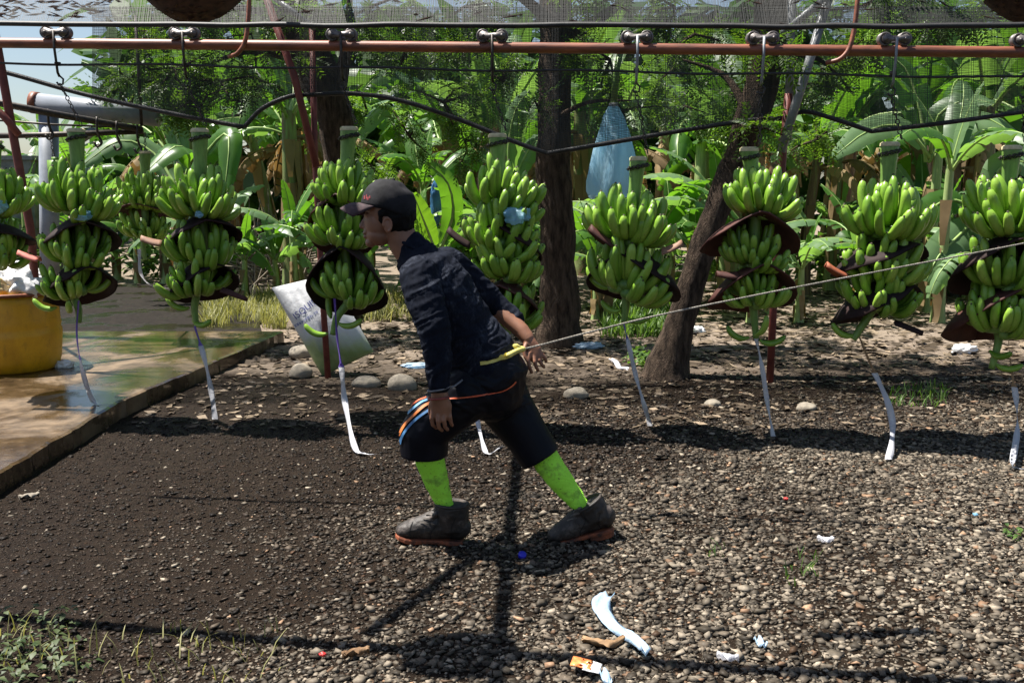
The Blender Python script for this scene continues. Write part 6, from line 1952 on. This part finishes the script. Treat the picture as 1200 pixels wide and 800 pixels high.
for j in range(11):
    u = j / 10; row = []
    for i in range(17):
        s_ = -1 + 2 * i / 16; q = s_ * 1.12
        base = cap_pt(q, 0.0, 0.985) + Vector((0, 0, 0.004))
        tipx = -m2(58) + m2(17) * abs(s_) ** 2.2; tip = tiltc @ Vector((tipx, s_ * m2(25) * (1 - 0.22 * u), -m2(2)))
        p = base.lerp(tip, u)
        p.z += -m2(8.5) * u ** 1.2 - m2(7.0) * (s_ ** 2) * math.sin(u * 1.5) * 0.9 + m2(2.2) * math.sin(math.pi * u) * (1 - s_ * s_)
        row.append(cc + p)
    G.append(row)
mb = MB(); mb.sheet(G, 0.005); build(mb, 'visor', M['visor'], cap)
bvc = bvh_of(crown)
mb = MB()
for (px, py, w, h) in [(427.5, 231.5, 1.6, 4.2), (429.8, 230.4, 1.0, 5.0), (431.4, 231.6, 2.2, 1.2), (431.2, 233.6, 2.0, 1.2), (433.6, 231.0, 1.0, 3.2)]:
    q = [cast(bvc, px + a * w / 2, py + c_ * h / 2, 0.0015) for a, c_ in ((-1, 1), (1, 1), (1, -1), (-1, -1))]
    if None not in q: mb.add(q, [(0, 1, 2, 3)])
if mb.v: o = build(mb, 'emblem', M['cap_red'], cap, smooth=False); tag(o, kind='stuff')

# ---- shirt
mb = MB()
limb(mb, [(486, 296, 0), (500, 314, 0), (514, 338, 0), (528, 362, 0), (546, 392, 0), (563, 416, 0), (570, 428, 0)],
     [18, 32, 39, 38.5, 39, 42, 42], [22, 48, 51, 48, 45, 48, 48], 28)
limb(mb, [(484, 292, 0), (490, 303, 0)], [20.5, 27], [21, 36], 24)
limb(mb, [(491, 322, -.17), (496, 345, -.205), (509, 386, -.25), (513, 418, -.25), (514, 450, -.25)], [22, 22, 18, 15.5, 12.5], [19, 19, 17, 15, 12.5])
limb(mb, [(524, 312, .14), (550, 332, .19), (581, 358, .205), (595, 367, .185), (604, 374, .17)], [24, 21, 16.5, 12.5, 10.5], [22, 20, 16, 12.5, 10.5])
axis_t = Vector((0.55, 0, -0.83)).normalized()
def shirt_wr(p, n):
    a = p.dot(axis_t); c_ = p.x * 0.83 + p.z * 0.55
    f1 = noise.noise(Vector((a * 15, c_ * 5, p.y * 6 + 3))); f2 = noise.noise(Vector((a * 34 + f1 * 2, c_ * 11, p.y * 11)))
    f3 = noise.noise(Vector((p.x * 9, p.y * 9, p.z * 30 + f1)))
    w = 0.0040 * (1 - abs(f1) * 2.2) + 0.0040 * (1 - abs(f2) * 2.4) + 0.0025 * f3 + 0.0014 * noise.noise(p * 70)
    return w - 0.003
shirt = remesh(mb, 'shirt', M['shirt'], man, 0.0055, 3, shirt_wr)
mb = MB()
ring = [mp(480 + 17.5 * math.cos(q) * 0.9 + 3, 287 + 11.5 * math.cos(q) * 0.75 + 3 , 0.073 * math.sin(q)) for q in np.linspace(0, 2 * math.pi, 25)]
mb.tube(ring, 0.007, 8); build(mb, 'collar', M['shirt'], shirt)

# ---- shorts
mb = MB()
limb(mb, [(570, 424, 0), (575, 438, 0), (576, 456, 0)], [40, 44, 39], [46, 50, 45], 28)
mb.tube([mp(*p) for p in [(560, 452, -.075), (532, 474, -.095), (508, 493, -.105), (497, 509, -.10), (497, 533, -.095)]], [m2(a) for a in [34, 31, 30.5, 30, 28]], 24, side=SIDE, ry=[m2(a) for a in [29, 28, 28, 28, 27]])
mb.tube([mp(*p) for p in [(580, 456, .07), (600, 486, .075), (619, 513, .065), (634, 537, .055)]], [m2(a) for a in [36, 31, 27, 25.5]], 24, side=SIDE, ry=[m2(a) for a in [31, 29, 27, 26]])
def shorts_wr(p, n):
    k_ = min(1.0, max(0.0, (p.z - 0.47) / 0.15))
    f1 = noise.noise(Vector((p.x * 7, p.y * 7, p.z * 14))); f2 = noise.noise(Vector((p.x * 16, p.y * 14, p.z * 30 + f1 * 2)))
    return k_ * (0.006 * (1 - abs(f1) * 2.2) + 0.004 * (1 - abs(f2) * 2.3) - 0.002)
shorts = remesh(mb, 'shorts', M['shorts'], man, 0.0055, 3, shorts_wr)
bvs = bvh_of(shorts)
def strip_on(bv, pts, w, mat, name, parent, lift=0.004, n=7):
    P2 = [(p.x, p.z) for p in lerp_path([Vector((a, 0, c_)) for a, c_ in pts], n)]
    V = []; last = None
    for i, (x, y) in enumerate(P2):
        a = P2[min(i + 1, len(P2) - 1)]; c_ = P2[max(i - 1, 0)]
        tx, ty = a[0] - c_[0], a[1] - c_[1]; l = math.hypot(tx, ty) + 1e-9; nx_, ny_ = -ty / l, tx / l
        for s_ in (-0.5, 0, 0.5):
            q = cast(bv, x + nx_ * w * s_, y + ny_ * w * s_, lift)
            V.append(q)
    F = []
    for i in range(len(P2) - 1):
        for k_ in range(2):
            q = (i * 3 + k_, i * 3 + k_ + 1, (i + 1) * 3 + k_ + 1, (i + 1) * 3 + k_)
            if all(V[z_] is not None for z_ in q):
                ys = [V[z_].y for z_ in q]
                if max(ys) - min(ys) < 0.09: F.append(q)
    used = sorted({z_ for f_ in F for z_ in f_}); mp_ = {z_: i for i, z_ in enumerate(used)}
    mb = MB(); mb.add([V[z_] for z_ in used], [tuple(mp_[z_] for z_ in f_) for f_ in F])
    if not used: return None
    return build(mb, name, mat, parent)
strip_on(bvs, [(509, 469.5), (497, 476), (484, 488), (474, 499), (468.5, 510), (466.5, 519)], 2.7, M['s_orange'], 'orange_stripe', shorts)
strip_on(bvs, [(506, 466.5), (494, 471.5), (481, 482), (472.5, 492), (467.5, 500)], 2.4, M['s_light'], 'light_blue_stripe', shorts)
strip_on(bvs, [(507, 478), (496, 485), (486, 493), (477, 503), (471.5, 512), (469.5, 520)], 2.7, M['s_blue'], 'blue_stripe', shorts)
strip_on(bvs, [(500, 465.5), (489, 470.5), (478, 480), (470, 491), (465.8, 502)], 1.5, M['s_red'], 'orange_piping', shorts)
strip_on(bvs, [(524, 467.5), (548, 465), (570, 462), (588, 458), (598, 453), (604, 447)], 1.5, M['s_red'], 'orange_piping', shorts)
# ---- belt and knot
bvb = bvh_of(shirt)
class Nearest:
    def __init__(s, a): s.a = a
    def ray_cast(s, o, d):
        hs = [h for h in (b_.ray_cast(o, d) for b_ in s.a) if h[0] is not None]
        return min(hs, key=lambda h: h[3]) if hs else (None, None, None, None)
bvb = Nearest([bvb, bvs])
strip_on(bvb, [(563, 425.5), (572, 424), (582, 421), (596, 416), (609, 409)], 5.0, M['belt'], 'belt_strap', shorts, 0.008)
knot = mp(611, 409, -0.02)
mb = MB(); mb.ellipsoid(knot, (0.018, 0.016, 0.013)); mb.tube([knot, knot + Vector((-0.02, -0.02, 0.016)), knot + Vector((-0.045, -0.03, 0.012))], 0.010, 8, round_end=True); mb.tube([mp(596, 416, -.14), mp(604, 412, -.08), knot], [0.011, 0.011, 0.012], 8, round_end=True)
build(mb, 'belt_knot', M['belt'], shorts)

# ---- socks
for (pts, rx) in [([(500, 520, -.10), (504, 540, -.095), (512, 566, -.075), (521, 590, -.062), (527, 606, -.06)], [17.5, 17.5, 14.5, 10.2, 9]),
                  ([(629, 518, .06), (642, 542, .05), (660, 567, .03), (679, 590, .01), (690, 604, .005)], [17, 17.3, 15, 10.5, 9])]:
    mb = MB(); limb(mb, pts, rx, [a * 0.95 for a in rx], 22)
    remesh(mb, 'sock', M['sock'], man, 0.005, 3, lambda p, n: 0.0025 * noise.noise(p * 38) + 0.004 * noise.noise(Vector((p.x * 8, p.y * 8, p.z * 46))) * min(1, max(0, (0.30 - p.z) / 0.12)))

# ---- boots: a local frame, x toe to heel, then placed on the ground
def boot(toe, heel, ankle, side_dy, yaw, lift):
    T_, H_ = mp(*toe), mp(*heel)
    ax = (H_ - T_); L = ax.length; ax.normalize()
    up = Vector((0, 1, 0)).cross(ax); up = up if up.z > 0 else -up
    up.normalize(); sd = Vector((0, 1, 0))
    def B(x, y, z): return T_ + ax * (x * L) + sd * y + up * z
    mb = MB()
    w = 0.046
    mb.tube([B(0.10, 0, 0.040), B(0.22, 0, 0.050), B(0.40, 0, 0.062), B(0.58, 0, 0.078), B(0.76, 0, 0.085), B(0.90, 0, 0.070)], [0.030, 0.040, 0.050, 0.062, 0.066, 0.052], 18, round_end=True, ry=[0.040, 0.048, 0.048, 0.044, 0.042, 0.038], side=SIDE)
    A = mp(*ankle)
    c0 = B(0.80, 0, 0.06)
    mb.tube([c0, c0.lerp(A, 0.5), A], [0.066, 0.068, 0.070], 18, round_end=False, ry=[0.048, 0.054, 0.060], side=SIDE)
    mb.tube([B(0.42, 0, 0.085), B(0.52, 0, 0.110), B(0.57, 0, 0.125)], [0.022, 0.024, 0.022], 12, round_end=True)     # tongue
    for sy in (-1, 1):
        mb.tube([B(0.46, sy * 0.030, 0.10), B(0.54, sy * 0.036, 0.12), B(0.58, sy * 0.040, 0.135)], 0.009, 8, round_end=True)
    cut = T_
    bt = remesh(mb, 'boot', M['boot'], man, 0.005, 3, lambda p, n: 0.003 * (1 - abs(noise.noise(p * 22)) * 2) + 0.0015 * noise.noise(p * 70))
    # collar edge
    mb = MB(); dirn = (A - c0).normalized(); s1 = dirn.cross(SIDE).normalized()
    mb.tube([A + s1 * (0.066 * math.cos(q)) + SIDE * (0.056 * math.sin(q)) for q in np.linspace(0, 2 * math.pi, 25)], 0.007, 8); build(mb, 'collar', M['boot'], bt)
    # sole with heel block
    mb = MB(); out = []
    for (x, y) in [(0.0, 0), (0.015, 0.022), (0.06, 0.040), (0.16, 0.050), (0.30, 0.052), (0.46, 0.044), (0.62, 0.040), (0.80, 0.044), (0.93, 0.040), (0.985, 0.024), (1.0, 0)]: out.append((x, y))
    loop = out + [(x, -y) for x, y in reversed(out[1:-1])]
    rows = [(0.017, 0.99), (0.012, 1.02), (0.002, 1.025), (-0.003, 0.99)]
    V = []
    for z_, k_ in rows:
        for x, y in loop:
            toe_up = 0.012 * max(0, (0.22 - x) / 0.22) ** 1.5
            arch = 0.010 * math.exp(-((x - 0.54) / 0.10) ** 2) if z_ < 0.005 else 0
            V.append(B(0.5 + (x - 0.5) * k_, y * k_, z_ + toe_up + 0.002 + arch + 0.0015 * noise.noise(Vector((x * 14, y * 60, z_ * 90)))))
    n = len(loop); F = []
    for j in range(len(rows) - 1):
        for i in range(n): F.append((j * n + i, j * n + (i + 1) % n, (j + 1) * n + (i + 1) % n, (j + 1) * n + i))
    F.append(tuple(range(n))); F.append(tuple(range(4 * n - 1, 3 * n - 1, -1)))
    mb.add(V, F)
    hl = [(x, y) for x, y in loop if x >= 0.62]
    hl = sorted(hl, key=lambda q: math.atan2(q[1], q[0] - 0.8))
    V = [B(x, y * 0.98, 0.001) for x, y in hl] + [B(x * 0.995, y * 0.96, -0.016) for x, y in hl]; n = len(hl)
    mb.add(V, [tuple(range(n)), tuple(range(2 * n - 1, n - 1, -1))] + [(i, (i + 1) % n, n + (i + 1) % n, n + i) for i in range(n)])
    build(mb, 'sole', M['sole'], bt, smooth=False)
    return bt
    for i in range(6):
        u = i / 5; a = B(0.44 + 0.15 * u, 0.030, 0.100 + 0.045 * u); c_ = B(0.45 + 0.15 * u, -0.030, 0.100 + 0.045 * u)
        m_ = (a + c_) / 2 - ax * 0.016 + up * 0.010
        mb.tube([a, m_, c_], 0.0050, 6); 
        mb.tube([a, (a + c_) / 2 + up * 0.012 - ax * 0.010, B(0.45 + 0.15 * min(1, u + 0.2), -0.030, 0.100 + 0.045 * min(1, u + 0.2))], 0.003, 6)
    o = build(mb, 'laces', M['lace'], bt); tag(o, kind='stuff')
    return bt
bt1 = boot((464, 631.5, -.055), (544, 636.5, -.05), (529.5, 590, -.06), 0, 0, 0)
bt2 = boot((646, 639.0, .0), (719, 620.5, .0), (688, 589.5, .005), 0, 0, 0)

M['seam'] = simple('dark_boot_seam', (0.006, 0.005, 0.005), (0.014, 0.012, 0.011), 30, 0.8, 0)
for bt_, lines, seams in ((bt1, [[(502, 598), (512, 596)], [(499, 603), (510, 602)], [(496, 607.5), (507, 608)], [(492, 611.5), (503, 613)]],
                           [[(484, 611), (480, 620), (481, 630)], [(512, 598), (513, 612), (506, 622), (504, 631)], [(534, 606), (529, 618), (529, 632)]]),
                          (bt2, [[(672, 600), (682, 594)], [(669, 605), (679, 600)], [(665, 610), (676, 606)]],
                           [[(682, 596), (686, 610), (680, 622), (681, 630)], [(703, 600), (702, 614), (708, 624)]])):
    bq = bvh_of(bt_)
    for l_ in lines: strip_on(bq, l_, 1.5, M['lace'], 'lace', bt_, 0.005)
    for l_ in seams: strip_on(bq, l_, 0.9, M['seam'], 'seam', bt_, 0.0025)
# ---- bracelet and cord on the near wrist
mb = MB(); w_ = mp(514, 466, -.249)
mb.tube([w_ + Vector((m2(11.6) * math.cos(q), m2(9.4) * math.sin(q), m2(1.2) * math.cos(q + 0.5))) for q in np.linspace(0, 2 * math.pi, 25)], 0.0045, 8); build(mb, 'bracelet', M['bracelet'], man)
mb = MB(); w2 = mp(514, 455, -.25)
mb.tube([w2 + Vector((m2(12.0) * math.cos(q), m2(11.4) * math.sin(q), m2(2.4) * math.cos(q))) for q in np.linspace(0, 2 * math.pi, 25)], 0.004, 8)
mb.tube([mp(526, 455, -.25), mp(533, 452, -.235), mp(542, 445, -.21)], 0.0035, 6); build(mb, 'wrist_cord', M['wristband'], man)

# ---- rope
path = [knot, mp(618, 408, 0.0), mp(640, 402.5, 0.05), at(760, 372, 4.25), at(900, 343, 4.5), at(1050, 314, 4.8), at(1200, 285, 5.05), at(1330, 256, 5.25), at(1480, 222, 5.4)]
mb = MB(); Pq = lerp_path(path, 24)
for s_ in range(3):
    pts = []; prevl = 0; Ls = 0
    for i, p in enumerate(Pq):
        if i: Ls += (p - Pq[i - 1]).length
    L = 0
    fine = []
    for i in range(len(Pq) - 1):
        for k_ in range(4): fine.append(Pq[i].lerp(Pq[i + 1], k_ / 4))
    for i, p in enumerate(fine):
        if i: L += (p - fine[i - 1]).length
        q = L * 150 + s_ * 2 * math.pi / 3
        pts.append(p + Vector((0, math.cos(q), math.sin(q))) * 0.0020)
    mb.tube(pts, 0.0026, 5)
o = build(mb, 'pull_rope', M['rope'])
tag(o, 'pale twisted rope stretched from the man\'s yellow belt past the bunches to the right', 'rope')
